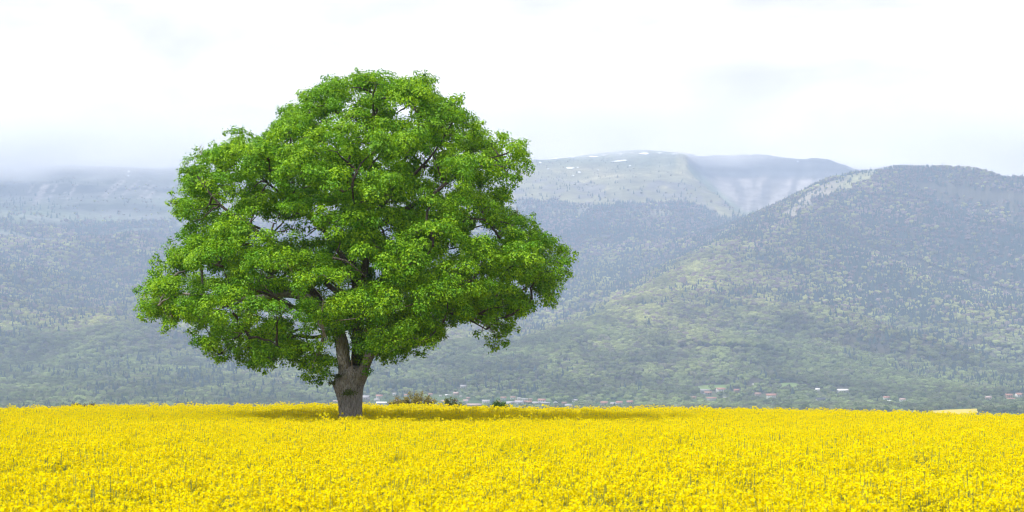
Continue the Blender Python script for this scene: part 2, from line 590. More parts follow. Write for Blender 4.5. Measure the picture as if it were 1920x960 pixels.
# ------------------------------------------------------------------ scattering of what nobody could count
def scatter(name, P, rot, scl, idx, tint, protos):
    me = bpy.data.meshes.new(name)
    me.vertices.add(len(P))
    me.vertices.foreach_set("co", np.asarray(P, np.float32).ravel())
    for an, tp, dat, key in (("rot", 'FLOAT_VECTOR', rot, "vector"), ("scl", 'FLOAT_VECTOR', scl, "vector")):
        a = me.attributes.new(an, tp, 'POINT')
        a.data.foreach_set(key, np.asarray(dat, np.float32).ravel())
    a = me.attributes.new("idx", 'INT', 'POINT')
    a.data.foreach_set("value", np.asarray(idx, np.int32))
    set_color(me, "tint", tint)
    o = link(bpy.data.objects.new(name, me))
    coll = bpy.data.collections.new(name + "_forms")
    for k, p in enumerate(protos):
        p.name = "form_%02d_%s" % (k, name)
        coll.objects.link(p)
    ng = bpy.data.node_groups.new(name, 'GeometryNodeTree')
    ng.interface.new_socket("Geometry", in_out='INPUT', socket_type='NodeSocketGeometry')
    ng.interface.new_socket("Geometry", in_out='OUTPUT', socket_type='NodeSocketGeometry')
    n, l = ng.nodes, ng.links
    gi, go = n.new("NodeGroupInput"), n.new("NodeGroupOutput")
    ci = n.new("GeometryNodeCollectionInfo")
    ci.inputs["Collection"].default_value = coll
    ci.inputs["Separate Children"].default_value = True
    ci.inputs["Reset Children"].default_value = True
    ip = n.new("GeometryNodeInstanceOnPoints")
    ip.inputs["Pick Instance"].default_value = True

    def attr(nm, tp):
        x = n.new("GeometryNodeInputNamedAttribute")
        x.data_type = tp
        x.inputs["Name"].default_value = nm
        return x.outputs["Attribute"]
    l.new(gi.outputs[0], ip.inputs["Points"])
    l.new(ci.outputs[0], ip.inputs["Instance"])
    l.new(attr("idx", 'INT'), ip.inputs["Instance Index"])
    e2r = n.new("FunctionNodeEulerToRotation")
    l.new(attr("rot", 'FLOAT_VECTOR'), e2r.inputs[0])
    l.new(e2r.outputs[0], ip.inputs["Rotation"])
    l.new(attr("scl", 'FLOAT_VECTOR'), ip.inputs["Scale"])
    l.new(ip.outputs[0], go.inputs[0])
    md = o.modifiers.new("scatter", 'NODES')
    md.node_group = ng
    return o


def rand_dirs(n, r=rng):
    v = r.normal(size=(n, 3))
    return v / np.linalg.norm(v, axis=1, keepdims=True)


def leaf_quads(P, N, L, W, r=rng, fold=0.18, direc=None):
    """folded leaf quads (4 verts, 2 tris) at P with normal N"""
    n = len(P)
    t = rand_dirs(n, r) if direc is None else direc + 0.5 * rand_dirs(n, r)
    t = t - N * np.sum(t * N, 1, keepdims=True)
    t /= np.linalg.norm(t, axis=1, keepdims=True) + 1e-9
    s = np.cross(N, t)
    L = L[:, None]; W = W[:, None]
    a = P - t * L * 0.5
    b = P + s * W * 0.5 + N * W * fold
    c = P + t * L * 0.5 - N * L * 0.12
    d = P - s * W * 0.5 + N * W * fold
    V = np.stack([a, b, c, d], 1).reshape(-1, 3)
    i = np.arange(n) * 4
    T = np.concatenate([np.stack([i, i + 1, i + 2], 1), np.stack([i, i + 2, i + 3], 1)])
    return V, T


# --- forest forms, one metre tall
M_forest = leaf_mat("forest_leaf", "tint", 'INSTANCER', trans=0.2, rough=0.8, spec=0.05)


def broadleaf_form(seed, airy=False):
    r = np.random.default_rng(seed)
    Ps, Ns = [], []
    nl = 9
    cen = [np.array([0, 0, 0.66])] + [np.array([0.22 * math.cos(a), 0.22 * math.sin(a), 0.5 + 0.18 * r.random()]) for a in np.linspace(0, 6.28, nl)[:-1] + r.random()]
    cen.append(np.array([0.0, 0.0, 0.42]))
    for c in cen:
        k = 16 if airy else 26
        d = rand_dirs(k, r)
        d[:, 2] = np.where(d[:, 2] < -0.2, -d[:, 2], d[:, 2])
        Ps.append(c + d * np.array([0.2, 0.2, 0.22]) * (0.75 + 0.35 * r.random((k, 1))))
        Ns.append(d * 1.0 + 0.35 * rand_dirs(k, r))
    P = np.concatenate(Ps); N = np.concatenate(Ns)
    N /= np.linalg.norm(N, axis=1, keepdims=True)
    sz = (0.10 if airy else 0.15) * (0.7 + 0.6 * r.random(len(P)))
    V1, T1 = leaf_quads(P, N, sz, sz * 0.9, r)
    # core and trunk
    bm = bmesh.new()
    if not airy:
        bmesh.ops.create_icosphere(bm, subdivisions=1, radius=1.0)
        for v in bm.verts:
            v.co = Vector((v.co.x * 0.29, v.co.y * 0.29, v.co.z * 0.28 + 0.55))
    bmesh.ops.create_cone(bm, segments=4, radius1=0.03, radius2=0.015, depth=0.45)
    for v in bm.verts[-8:]:
        v.co.z += 0.2
    bmesh.ops.triangulate(bm, faces=bm.faces[:])
    bm.verts.ensure_lookup_table()
    V2 = np.array([v.co[:] for v in bm.verts]); T2 = np.array([[v.index for v in f.verts] for f in bm.faces])
    bm.free()
    return np.concatenate([V1, V2]), np.concatenate([T1, T2 + len(V1)])


def conifer_form(seed):
    r = np.random.default_rng(seed)
    V, T = [], []
    nl = 7
    for k in range(nl):
        z0 = 0.12 + 0.80 * k / nl
        rad = 0.20 * (1 - k / nl) ** 0.85 + 0.015
        z1 = z0 + 0.26 * (1 - 0.5 * k / nl)
        m = 7
        base = len(V)
        V.append((0, 0, min(z1, 1.0)))
        ph = r.random() * 6.28
        for j in range(m * 2):
            a = ph + math.pi * j / m
            rr = rad * ((0.9 + 0.3 * r.random()) if j % 2 == 0 else 0.5)
            V.append((rr * math.cos(a), rr * math.sin(a), z0 - (0.03 if j % 2 == 0 else -0.02) + 0.02 * r.random()))
        for j in range(m * 2):
            T.append((base, base + 1 + j, base + 1 + (j + 1) % (m * 2)))
    return np.array(V, float), np.array(T)


def form_obj(V, T, mat):
    me = mesh_np("form", V, T)
    me.materials.append(mat)
    return bpy.data.objects.new("form", me)


protos = [form_obj(*broadleaf_form(s), M_forest) for s in (1, 2, 3)] + [form_obj(*broadleaf_form(s, True), M_forest) for s in (4, 5)] + [form_obj(*conifer_form(s), M_forest) for s in (6, 7)]

# clearings kept free of wood: the far fields and the houses (pixel, radius px)
HOUSES = [  # px, py of the foot, width px, wall, roof, form
    (629, 756, 8, 'w', 'p', 'g'), (685, 751, 15, 'p', 'g', 'g'), (707, 753, 9, 'w', 'g', 'g'), (711, 747, 11, 'w', 'r', 'g'), (715, 760, 18, 'w', 'w', 'b'), (740, 741, 7, 'w', 'g', 'g'),
    (744, 755, 9, 'p', 'b', 'g'), (762, 744, 8, 'w', 'r', 'g'), (807, 742, 7, 'p', 'r', 'g'), (811, 755, 8, 'w', 'p', 'g'), (826, 744, 5, 'w', 'g', 'g'), (832, 755, 8, 'w', 'p', 'g'),
    (837, 742, 4, 'w', 'w', 'g'), (843, 742, 6, 'w', 'g', 'b'), (855, 741, 9, 'p', 'p', 'g'), (853, 755, 9, 'p', 'r', 'g'), (864, 745, 5, 'w', 'g', 'g'), (869, 728, 10, 'w', 'g', 'v'),
    (873, 755, 9, 'w', 'p', 'g'), (878, 749, 7, 'p', 'b', 'g'), (888, 764, 28, 'p', 'p', 'b'), (911, 758, 13, 'w', 'g', 'g'), (935, 757, 9, 'p', 'r', 'g'), (944, 750, 10, 'w', 'b', 'g'),
    (954, 760, 9, 'w', 'g', 'g'), (958, 758, 15, 'w', 'g', 'b'), (962, 749, 9, 'w', 'b', 'g'), (970, 756, 10, 'p', 'b', 'g'), (973, 750, 7, 'w', 'g', 'g'), (974, 760, 14, 'w', 'g', 'g'),
    (984, 751, 11, 'w', 'g', 'b'), (982, 756, 8, 'o', 'r', 'g'), (992, 757, 9, 'o', 'r', 'g'), (995, 751, 6, 'p', 'b', 'g'), (1004, 760, 11, 'p', 'g', 'g'), (1016, 756, 13, 'w', 'r', 'g'),
    (1023, 759, 15, 'p', 'g', 'b'), (1042, 760, 8, 'w', 'g', 'e'), (1058, 759, 9, 'o', 'b', 'g'), (1066, 765, 12, 'g', 'g', 'g'), (1078, 754, 9, 'w', 'g', 'g'), (1133, 760, 12, 'p', 'r', 'g'),
    (1150, 761, 10, 'w', 'g', 'g'), (1161, 759, 11, 'w', 'r', 'g'), (1181, 758, 11, 'p', 'r', 'g'), (1301, 748, 8, 'p', 'b', 'g'), (1321, 736, 16, 'g', 'g', 'b'), (1327, 742, 13, 'g', 'b', 'g'),
    (1334, 751, 17, 'w', 'r', 'b'), (1351, 736, 15, 'w', 'r', 'v'), (1359, 748, 6, 'w', 'g', 'g'), (1381, 735, 9, 'p', 'r', 'g'), (1412, 722, 4, 'w', 'w', 'e'), (1421, 743, 11, 'p', 'b', 'g'),
    (1446, 748, 17, 'w', 'r', 'v'), (1525, 734, 4, 'w', 'w', 'g'), (1533, 733, 7, 'w', 'w', 'g'), (1538, 755, 15, 'g', 'd', 'g'), (1580, 736, 20, 'w', 'w', 'b'), (1662, 750, 11, 'w', 'r', 'g'),
    (1667, 755, 7, 'w', 'w', 'g'), (1692, 753, 10, 'w', 'p', 'g'), (1853, 749, 10, 'p', 'p', 'g'), (1891, 746, 12, 'o', 'r', 'g'), (1895, 751, 14, 'w', 'r', 'b'), (1911, 745, 13, 'w', 'r', 'g'),
]


def in_poly(x, y, poly):
    poly = np.asarray(poly, float)
    inside = np.zeros(np.shape(x), bool)
    j = len(poly) - 1
    for i in range(len(poly)):
        xi, yi = poly[i]; xj, yj = poly[j]
        c = ((yi > y) != (yj > y)) & (x < (xj - xi) * (y - yi) / (yj - yi + 1e-12) + xi)
        inside ^= c
        j = i
    return inside


def clear_of(u, py, h_px):
    """False where a tree would stand on a field or hide a house front"""
    ok = np.ones(u.shape, bool)
    for _, poly, _ in FIELDS:
        ok &= ~in_poly(u, py, poly)
    for hx, hy, hw, *_ in HOUSES:
        ok &= ~((np.abs(u - hx) < hw * 0.5 + h_px * 0.42) & (py > hy - hw * 0.35 - 1) & (py < hy + h_px * 0.62))
    return ok


def forest_points(n_try):
    Y = np.sqrt(rng.uniform(2420.0 ** 2, 8700.0 ** 2, n_try))
    u = rng.uniform(-480, 2400, n_try)
    X = (u - 960) / F * Y
    Z = H(X, Y)
    py = HOR - (Z - CZ) / Y * F
    fo, cirq, bare, n1, n2, on_spur, d = land_zone(u, X, Y, Z, py)
    keep = rng.random(n_try) < np.where(fo > 0.02, fo, np.where(cirq, 0.0, 0.03))
    keep |= bare & (u > 1690) & (rng.random(n_try) < 0.4)
    keep |= bare & (rng.random(n_try) < 0.14)
    keep &= ~(cirq & (Y > 7400))
    h_px = np.where(Y < 3400, 13.0, 20.0) / Y * F
    keep &= clear_of(u, py, h_px) | (Y > 4300)
    # thinner among the gardens of the villages
    keep |= (Y < 3000)
    keep &= clear_of(u, py, h_px) | (Y > 4300)
    keep &= (Y > 3350) | (rng.random(n_try) < 0.7)
    return X[keep], Y[keep], Z[keep], u[keep], py[keep], n1[keep], n2[keep], bare[keep], on_spur[keep]


X, Y, Z, u, py, n1, n2, bare, ons = forest_points(300000)
N = len(X)
alt = Z + 60 * n1
q = rng.random(N)
pn = 0.8 * fbm(X / 170, Y / 240, 101, 3) + 0.8 * vnoise(X / 620, Y / 800, seed=103)
gl = np.clip(1.0 - 1.6 * np.abs(vnoise(X / 380 + 0.2 * Y / 380, Y / 900, seed=104)), 0, 1)
p_con = np.interp(alt, [-50, 60, 250, 500, 900], [0.05, 0.12, 0.42, 0.50, 0.52]) + 0.34 * pn
p_fresh = np.interp(alt, [-50, 80, 250, 420, 600, 900], [0.62, 0.55, 0.33, 0.22, 0.07, 0.02]) - 0.22 * pn
p_con = np.where(bare, 0.9, p_con)
lit = np.exp(-(spur(X, Y)[0] / 190.0) ** 2) * sstep(1020, 1150, u) * (1 - sstep(1290, 1400, u))  # sunlit stretch of the spur ridge, put in through tree colour
p_fresh = p_fresh + 0.38 * lit + 0.30 * np.exp(-((u - 1150 + 0.9 * (py - 505)) / 45.0) ** 2) * np.exp(-((py - 505) / 40.0) ** 2) * (~ons)  # extra bright fresh trees stand in for sun on spur and massif ridges
p_con = p_con - 0.30 * lit  # fewer dark conifers inside the painted sun patch
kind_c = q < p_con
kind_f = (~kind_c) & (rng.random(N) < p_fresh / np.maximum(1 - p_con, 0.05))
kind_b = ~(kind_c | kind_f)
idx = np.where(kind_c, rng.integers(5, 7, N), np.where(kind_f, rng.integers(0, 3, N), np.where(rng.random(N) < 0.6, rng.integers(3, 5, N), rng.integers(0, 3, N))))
hgt = np.where(kind_c, rng.uniform(16, 33, N), rng.uniform(12, 24, N)) * np.interp(Z, [-50, 600, 900, 1100], [1.0, 0.95, 0.75, 0.5])
hgt = np.where(bare & (u < 1690), hgt * 0.7, hgt) * np.interp(Y, [2400, 3200, 3700], [0.62, 0.68, 1.0])
wid = hgt * np.where(kind_c, rng.uniform(0.95, 1.4, N), rng.uniform(0.85, 1.25, N))
low = sstep(260, 0, alt)[:, None]
v = rng.random((N, 1))
st = (1 + 0.45 * np.clip(fbm(X / 120, Y / 170, 105, 3), -1, 1))[:, None]
t_con = np.array([0.036, 0.062, 0.050]) * (0.75 + 0.5 * v)
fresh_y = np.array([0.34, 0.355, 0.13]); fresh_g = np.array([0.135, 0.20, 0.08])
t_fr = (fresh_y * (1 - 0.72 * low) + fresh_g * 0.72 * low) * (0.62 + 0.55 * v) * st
bare_c = np.array([0.22, 0.165, 0.165]); bare_g = np.array([0.17, 0.19, 0.105])
t_ba = (bare_c * (1 - low) + bare_g * low) * (0.75 + 0.45 * v) * st
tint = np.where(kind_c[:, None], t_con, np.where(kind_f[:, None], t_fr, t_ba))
rot = np.zeros((N, 3)); rot[:, 2] = rng.random(N) * 6.283
scl = np.stack([wid, wid, hgt], 1)
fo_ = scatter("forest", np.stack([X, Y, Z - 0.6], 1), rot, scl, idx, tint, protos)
tag(fo_, "mixed spring forest of conifers and broadleaf trees covering the mountain slopes", "forest", kind="stuff")


# ------------------------------------------------------------------ houses of the far villages
def plain(name, c, var=0.12, rough=0.8):
    return noise_mat(name, tuple(x * (1 - var) for x in c), tuple(min(x * (1 + var), 0.9) for x in c), 0.6, rough)


WALLS = {'w': (plain("wall_white", (0.78, 0.77, 0.74)), "white"), 'p': (plain("wall_pink", (0.55, 0.44, 0.38)), "pinkish"), 'o': (plain("wall_ochre", (0.46, 0.34, 0.24)), "ochre"), 'g': (plain("wall_grey", (0.36, 0.37, 0.38)), "grey")}
ROOFS = {'r': (plain("roof_terracotta", (0.30, 0.165, 0.125)), "terracotta"), 'g': (plain("roof_grey", (0.30, 0.29, 0.30)), "grey"), 'b': (plain("roof_brown", (0.24, 0.155, 0.12)), "brown"),
         'p': (plain("roof_pink", (0.36, 0.27, 0.25)), "faded pink"), 'w': (plain("roof_white", (0.76, 0.76, 0.76)), "white"), 'd': (plain("roof_dark", (0.06, 0.065, 0.075)), "dark")}
M_window, _n, _l, _b = new_mat("window_glass")
_b.inputs["Base Color"].default_value = (0.03, 0.035, 0.045, 1)
_b.inputs["Roughness"].default_value = 0.15


def box_faces(x0, x1, y0, y1, z0, z1):
    V = [(x0, y0, z0), (x1, y0, z0), (x1, y1, z0), (x0, y1, z0), (x0, y0, z1), (x1, y0, z1), (x1, y1, z1), (x0, y1, z1)]
    Fq = [(0, 3, 2, 1), (4, 5, 6, 7), (0, 1, 5, 4), (1, 2, 6, 5), (2, 3, 7, 6), (3, 0, 4, 7)]
    return V, Fq


def house(px, py, wpx, wk, rk, form, label):
    p = ground_px(px, py)
    if p is None: return
    w = wpx / F * p.y
    gable_front = form == 'e'
    if form == 'b':
        h, rise, dep = min(5.0, w * 0.26), min(2.2, w * 0.10), min(w * 0.6, 12)
    elif form == 'v':
        h, rise, dep = w * 0.42, w * 0.17, w * 0.75
    elif form == 'e':
        h, rise, dep = w * 0.62, w * 0.36, w * 1.2
    else:
        h, rise, dep = w * 0.42, w * 0.22, w * 0.8
    name = "barn" if form == 'b' else "house"
    root = empty(name, p + Vector((0, 0, -0.3)), random.uniform(-0.25, 0.25))
    W2, D2 = w / 2, dep / 2
    # wall with its gables as one shell
    if gable_front:
        V = [(-W2, -D2, 0), (W2, -D2, 0), (W2, D2, 0), (-W2, D2, 0), (-W2, -D2, h), (W2, -D2, h), (W2, D2, h), (-W2, D2, h), (0, -D2, h + rise), (0, D2, h + rise)]
        T = [(0, 3, 2, 1), (1, 2, 6, 5), (3, 0, 4, 7), (0, 1, 5, 4), (2, 3, 7, 6)]
        G = [(4, 5, 8), (6, 7, 9)]
    else:
        V = [(-W2, -D2, 0), (W2, -D2, 0), (W2, D2, 0), (-W2, D2, 0), (-W2, -D2, h), (W2, -D2, h), (W2, D2, h), (-W2, D2, h), (-W2, 0, h + rise), (W2, 0, h + rise)]
        T = [(0, 3, 2, 1), (1, 2, 6, 5), (3, 0, 4, 7), (0, 1, 5, 4), (2, 3, 7, 6)]
        G = [(7, 4, 8), (5, 6, 9)]
    wall = mesh_obj("wall", mesh_np("wall", V, [np.array(T), np.array(G)]), WALLS[wk][0], root)
    ov, th = 0.05 * w + 0.3, 0.35
    if gable_front:
        k = rise / W2
        pr = [(-W2 - ov, h - ov * k), (0, h + rise), (W2 + ov, h - ov * k)]
        RV = [(x, y, z + t) for t in (0.06, th) for y in (-D2 - ov, D2 + ov) for x, z in pr]
    else:
        k = rise / D2
        pr = [(-D2 - ov, h - ov * k), (0, h + rise), (D2 + ov, h - ov * k)]
        RV = [(x, y, z + t) for t in (0.06, th) for x in (-W2 - ov, W2 + ov) for y, z in pr]
    RF = [(0, 3, 4, 1), (1, 4, 5, 2), (6, 7, 10, 9), (7, 8, 11, 10), (0, 1, 7, 6), (1, 2, 8, 7), (3, 9, 10, 4), (4, 10, 11, 5), (0, 6, 9, 3), (2, 5, 11, 8)]
    mesh_obj("roof", mesh_np("roof", RV, np.array(RF)), ROOFS[rk][0], root)
    if wpx >= 9 and form in ('g', 'v', 'e'):
        nwin = 4 if form == 'v' else 3
        for f in range(2 if h > 4.6 else 1):
            for i in range(nwin):
                cx = (i + 0.5) / nwin * w * 0.86 - w * 0.43
                ww, wh = min(1.3, w * 0.1), 1.5
                z0 = 0.9 + f * 2.6
                if z0 + wh > h - 0.1: continue
                bv, bf = box_faces(cx - ww / 2, cx + ww / 2, -D2 - 0.05, -D2 + 0.02, z0, z0 + wh)
                mesh_obj("window", mesh_np("window", bv, np.array(bf)), M_window, root)
    tag(root, label, name, "far village buildings at the foot of the mountain")


ORD = ["first", "second", "third", "fourth", "fifth", "sixth", "seventh", "eighth", "ninth", "tenth", "eleventh", "twelfth", "thirteenth", "fourteenth", "fifteenth", "sixteenth", "seventeenth", "eighteenth"]
seen_kind = {}
for hx, hy, hw, wk, rk, form in sorted(HOUSES):
    what = {'b': 'long low building', 'v': 'big villa', 'e': 'narrow gable-fronted house', 'g': 'house'}[form]
    zone = "beside the oak trunk, its own left" if hx < 650 else ("in the village" if hx < 1230 else ("under the spur meadows" if hx < 1620 else "near the far yellow field"))
    zone = "just left of the oak trunk" if hx < 650 else zone
    key = (what, wk, rk, zone)
    seen_kind.setdefault(key, []).append((hx, hy, hw, wk, rk, form))
for (what, wk, rk, zone), lst in seen_kind.items():
    for i, hh in enumerate(lst):
        pre = "tiny " if hh[2] < 7 else ""
        desc = f"{pre}{WALLS[wk][1]} {what} with {ROOFS[rk][1]} roof {zone}"
        if len(lst) > 1:
            desc += f", {ORD[i]} from the oak"
        house(*hh, desc)

# ------------------------------------------------------------------ single trees on the valley floor
M_vleaf = leaf_mat("valley_leaf", "Col", trans=0.25, rough=0.75, spec=0.08)
M_vbark = noise_mat("valley_bark", (0.09, 0.075, 0.06), (0.16, 0.14, 0.115), 1.5)


def valley_crown(seed, col, shape):
    r = np.random.default_rng(seed)
    Ps, Ns, Cs = [], [], []
    if shape == 'conifer':
        for k in range(14):
            z = 0.1 + 0.86 * k / 14
            rad = 0.2 * (1 - k / 14.5)
            m = int(26 * (1 - k / 16)) + 4
            a = r.random(m) * 6.283
            rr = rad * (0.55 + 0.5 * r.random(m))
            Ps.append(np.stack([rr * np.cos(a), rr * np.sin(a), np.full(m, z) + 0.03 * r.random(m) - 0.1 * rr], 1))
            Ns.append(np.stack([np.cos(a) * 0.7, np.sin(a) * 0.7, np.full(m, 0.75)], 1))
        size = 0.085
    else:
        nb = {'round': 26, 'wide': 30, 'tall': 24}[shape]
        ex = {'round': (0.36, 0.36), 'wide': (0.52, 0.30), 'tall': (0.24, 0.42)}[shape]
        cz = {'round': 0.60, 'wide': 0.62, 'tall': 0.55}[shape]
        for k in range(nb):
            d = rand_dirs(1, r)[0] * (0.35 + 0.55 * r.random() ** 0.5)
            c = np.array([d[0] * ex[0], d[1] * ex[0], cz + d[2] * ex[1]])
            m = 34
            dd = rand_dirs(m, r)
            dd[:, 2] = np.where(dd[:, 2] < -0.35, -dd[:, 2], dd[:, 2])
            Ps.append(c + dd * (0.09 + 0.07 * r.random()) * (0.7 + 0.4 * r.random((m, 1))))
            Ns.append(dd + 0.4 * rand_dirs(m, r))
        size = 0.062
    P = np.concatenate(Ps); N = np.concatenate(Ns)
    N /= np.linalg.norm(N, axis=1, keepdims=True)
    s = size * (0.65 + 0.7 * r.random(len(P)))
    V, T = leaf_quads(P, N, s, s * 0.85, r)
    me = mesh_np("crown", V, T)
    c = np.array(col) * (0.65 + 0.7 * np.repeat(r.random((len(P), 1)), 4, 0))
    set_color(me, "Col", c)
    me.materials.append(M_vleaf)
    return me


def valley_trunk(seed):
    r = np.random.default_rng(seed)
    bm = bmesh.new()
    n = 6
    prev = None
    for z, rad in ((0, 0.032), (0.15, 0.024), (0.4, 0.017), (0.72, 0.006)):
        ox, oy = (r.random(2) - 0.5) * 0.03
        ring = [bm.verts.new((ox + rad * math.cos(6.283 * i / n), oy + rad * math.sin(6.283 * i / n), z)) for i in range(n)]
        if prev:
            for i in range(n):
                bm.faces.new((prev[i], prev[(i + 1) % n], ring[(i + 1) % n], ring[i]))
        prev = ring
    for k in range(5):
        a = r.random() * 6.283
        z = 0.25 + 0.07 * k
        d = Vector((math.cos(a), math.sin(a), 0.8)).normalized()
        s = d.cross(Vector((0, 0, 1))).normalized() * 0.009
        p0, p1 = Vector((0, 0, z)), Vector((0, 0, z)) + d * 0.3
        up = d.cross(s).normalized() * 0.009
        A = [bm.verts.new(p0 + x) for x in (s, up, -s, -up)]
        B = bm.verts.new(p1)
        for i in range(4):
            bm.faces.new((A[i], A[(i + 1) % 4], B))
    me = bpy.data.meshes.new("trunk")
    bm.to_mesh(me); bm.free()
    me.materials.append(M_vbark)
    return me


VT = [  # crown, kind words
    (valley_crown(11, (0.075, 0.125, 0.04), 'round'), "round green tree"), (valley_crown(12, (0.105, 0.15, 0.05), 'round'), "round light green tree"), (valley_crown(13, (0.08, 0.12, 0.05), 'wide'), "wide green tree"),
    (valley_crown(14, (0.125, 0.135, 0.07), 'wide'), "wide greyish green tree"), (valley_crown(15, (0.085, 0.14, 0.045), 'tall'), "tall green tree"), (valley_crown(16, (0.03, 0.05, 0.038), 'conifer'), "dark conifer"),
    (valley_crown(17, (0.12, 0.11, 0.075), 'round'), "brownish half-bare tree"),
]
VTR = [valley_trunk(s) for s in (1, 2, 3)]
SKY_U = [0, 250, 500, 620, 750, 960, 1200, 1400, 1600, 1800, 1920]
SKY_Y = [766, 764, 761, 763, 766, 768, 769, 770, 775, 779, 782]


def valley_tree(p, kind, h, wfac, label, rz, group):
    root = empty("conifer" if kind == 5 else "valley_tree", p, rz)
    c = mesh_obj("crown", VT[kind][0], None, root)
    c.scale = (h * wfac, h * wfac, h)
    c["kind"] = "stuff"
    t = mesh_obj("trunk", random.choice(VTR), None, root)
    t.scale = (h, h, h)
    tag(root, label, "conifer" if kind == 5 else "tree", group)


# hand placed ones that stand out
SPECIAL = [
    (80, 762, 5, 15, 1.0, "small dark conifer at the field edge, left of its twins, far left"), (93, 763, 5, 13, 1.1, "small dark conifer standing between two others, far left above the field"),
    (104, 763, 5, 14, 1.0, "small dark conifer, right of its twins, far left above the field"), (381, 758, 5, 16, 0.9, "slim dark conifer above the yellow field between oak and left edge"),
    (1069, 760, 1, 17, 1.15, "round pale green tree beside the last village houses"), (1570, 752, 5, 14, 0.9, "dark conifer beside the dark-roofed house under the spur"),
]
for (x, y, k, h, wf, lab) in SPECIAL:
    p = ground_px(x, y, 2300)
    if p:
        valley_tree(p + Vector((0, 0, -0.4)), k, h, wf, lab, random.random() * 6, None)
placed = []
tries = 0
while len(placed) < 150 and tries < 6000:
    tries += 1
    x = random.uniform(-8, 1928)
    Yt = random.uniform(2280, 3080)
    Xt = (x - 960) / F * Yt
    Zt = float(H(np.array([Xt]), np.array([Yt]))[0])
    h = random.uniform(9, 17)
    foot = HOR - (Zt - CZ) / Yt * F
    top = HOR - (Zt + h - CZ) / Yt * F
    sky = np.interp(x, SKY_U, SKY_Y)
    if top > sky - 5: continue
    if not clear_of(np.array([x]), np.array([foot]), h / Yt * F)[0]: continue
    if any(in_poly(np.array([x]), np.array([foot - k]), poly)[0] for _, poly, _ in FIELDS for k in (0, 4, 9)): continue
    if 690 < x < 1200 and random.random() < 0.55: continue
    if any(abs(x - a) < 9 and abs(foot - b) < 3.0 for a, b in placed): continue
    placed.append((x, foot))
    k = random.choice([0, 0, 1, 1, 2, 2, 3, 4, 6])
    zone = "in the belt of trees left of the oak" if x < 640 else ("around the far village right of the oak" if x < 1230 else "in the tree belt right of the village, beyond the yellow field")
    valley_tree(Vector((Xt, Yt, Zt - 0.3)), k, h, random.uniform(0.95, 1.3), f"{VT[k][1]} {zone}", random.random() * 6, f"{VT[k][1]}s {zone}")

# shrubs just behind the brow of the field
M_twig = noise_mat("shrub_twig", (0.11, 0.085, 0.06), (0.19, 0.15, 0.11), 8)


def shrub(px, top_py, wpx, Yd, col, label, seed, dens=1.0):
    r = np.random.default_rng(seed)
    Xd = (px - 960) / F * Yd
    zg = float(H(np.array([Xd]), np.array([Yd]))[0])
    h = zpx(top_py, Yd) - zg
    w = wpx / F * Yd
    root = empty("shrub", (Xd, Yd, zg))
    Ps, Ns = [], []
    bm = bmesh.new()
    ns = max(9, int(w * 5))
    for k in range(ns):
        a = r.random() * 6.283
        rr = math.sqrt(r.random())
        tip = np.array([rr * w / 2 * math.cos(a), rr * 0.6 * w / 2 * math.sin(a), h * (1 - 0.28 * rr ** 2) * (0.8 + 0.25 * r.random())])
        b0 = np.array([tip[0] * 0.35, tip[1] * 0.35, 0])
        pts = [b0 + (tip - b0) * t + np.array([0, 0, 0.12 * h * math.sin(t * 3.14)]) for t in np.linspace(0, 1, 5)]
        prev = None
        for q_, pt in enumerate(pts):
            rad = 0.03 * (1 - q_ / 4.5)
            ring = [bm.verts.new((pt[0] + rad * math.cos(2.094 * i), pt[1] + rad * math.sin(2.094 * i), pt[2])) for i in range(3)]
            if prev:
                for i in range(3):
                    bm.faces.new((prev[i], prev[(i + 1) % 3], ring[(i + 1) % 3], ring[i]))
            prev = ring
        for t in np.linspace(0.35, 1.0, 7):
            m = int(44 * dens)
            c = b0 + (tip - b0) * t + np.array([0, 0, 0.12 * h * math.sin(t * 3.14)])
            d = r.normal(size=(m, 3)) * 0.16
            Ps.append(c + d)
            Ns.append(d * 3 + np.array([0, 0, 0.5]) + 0.6 * rand_dirs(m, r))
    me = bpy.data.meshes.new("stem")
    bm.to_mesh(me); bm.free()
    s_ = mesh_obj("stem", me, M_twig, root)
    s_["kind"] = "stuff"
    P = np.concatenate(Ps); N = np.concatenate(Ns); N /= np.linalg.norm(N, axis=1, keepdims=True)
    s = 0.15 * (0.6 + 0.7 * r.random(len(P)))
    V, T = leaf_quads(P, N, s, s * 0.6, r)
    me = mesh_np("foliage", V, T)
    set_color(me, "Col", np.array(col) * (0.55 + 0.9 * np.repeat(r.random((len(P), 1)), 4, 0)))
    me.materials.append(M_vleaf)
    f_ = mesh_obj("foliage", me, None, root)
    f_["kind"] = "stuff"
    tag(root, label, "shrub", None)


shrub(780, 736, 84, 190, (0.23, 0.205, 0.055), "big olive-brown shrub behind the yellow field, right of the oak trunk", 1, 0.8)
shrub(746, 742, 34, 192, (0.23, 0.20, 0.06), "thin olive shrub between the oak trunk and the big olive shrub", 2, 0.6)
shrub(845, 747, 46, 185, (0.12, 0.15, 0.04), "low ragged green shrub right of the big olive shrub", 3, 0.7)
shrub(928, 753, 48, 170, (0.075, 0.14, 0.025), "low dark green shrub at the field edge under the village", 4, 1.1)
shrub(158, 753, 48, 180, (0.18, 0.14, 0.045), "low brownish shrub at the field edge on the far left", 5, 0.9)

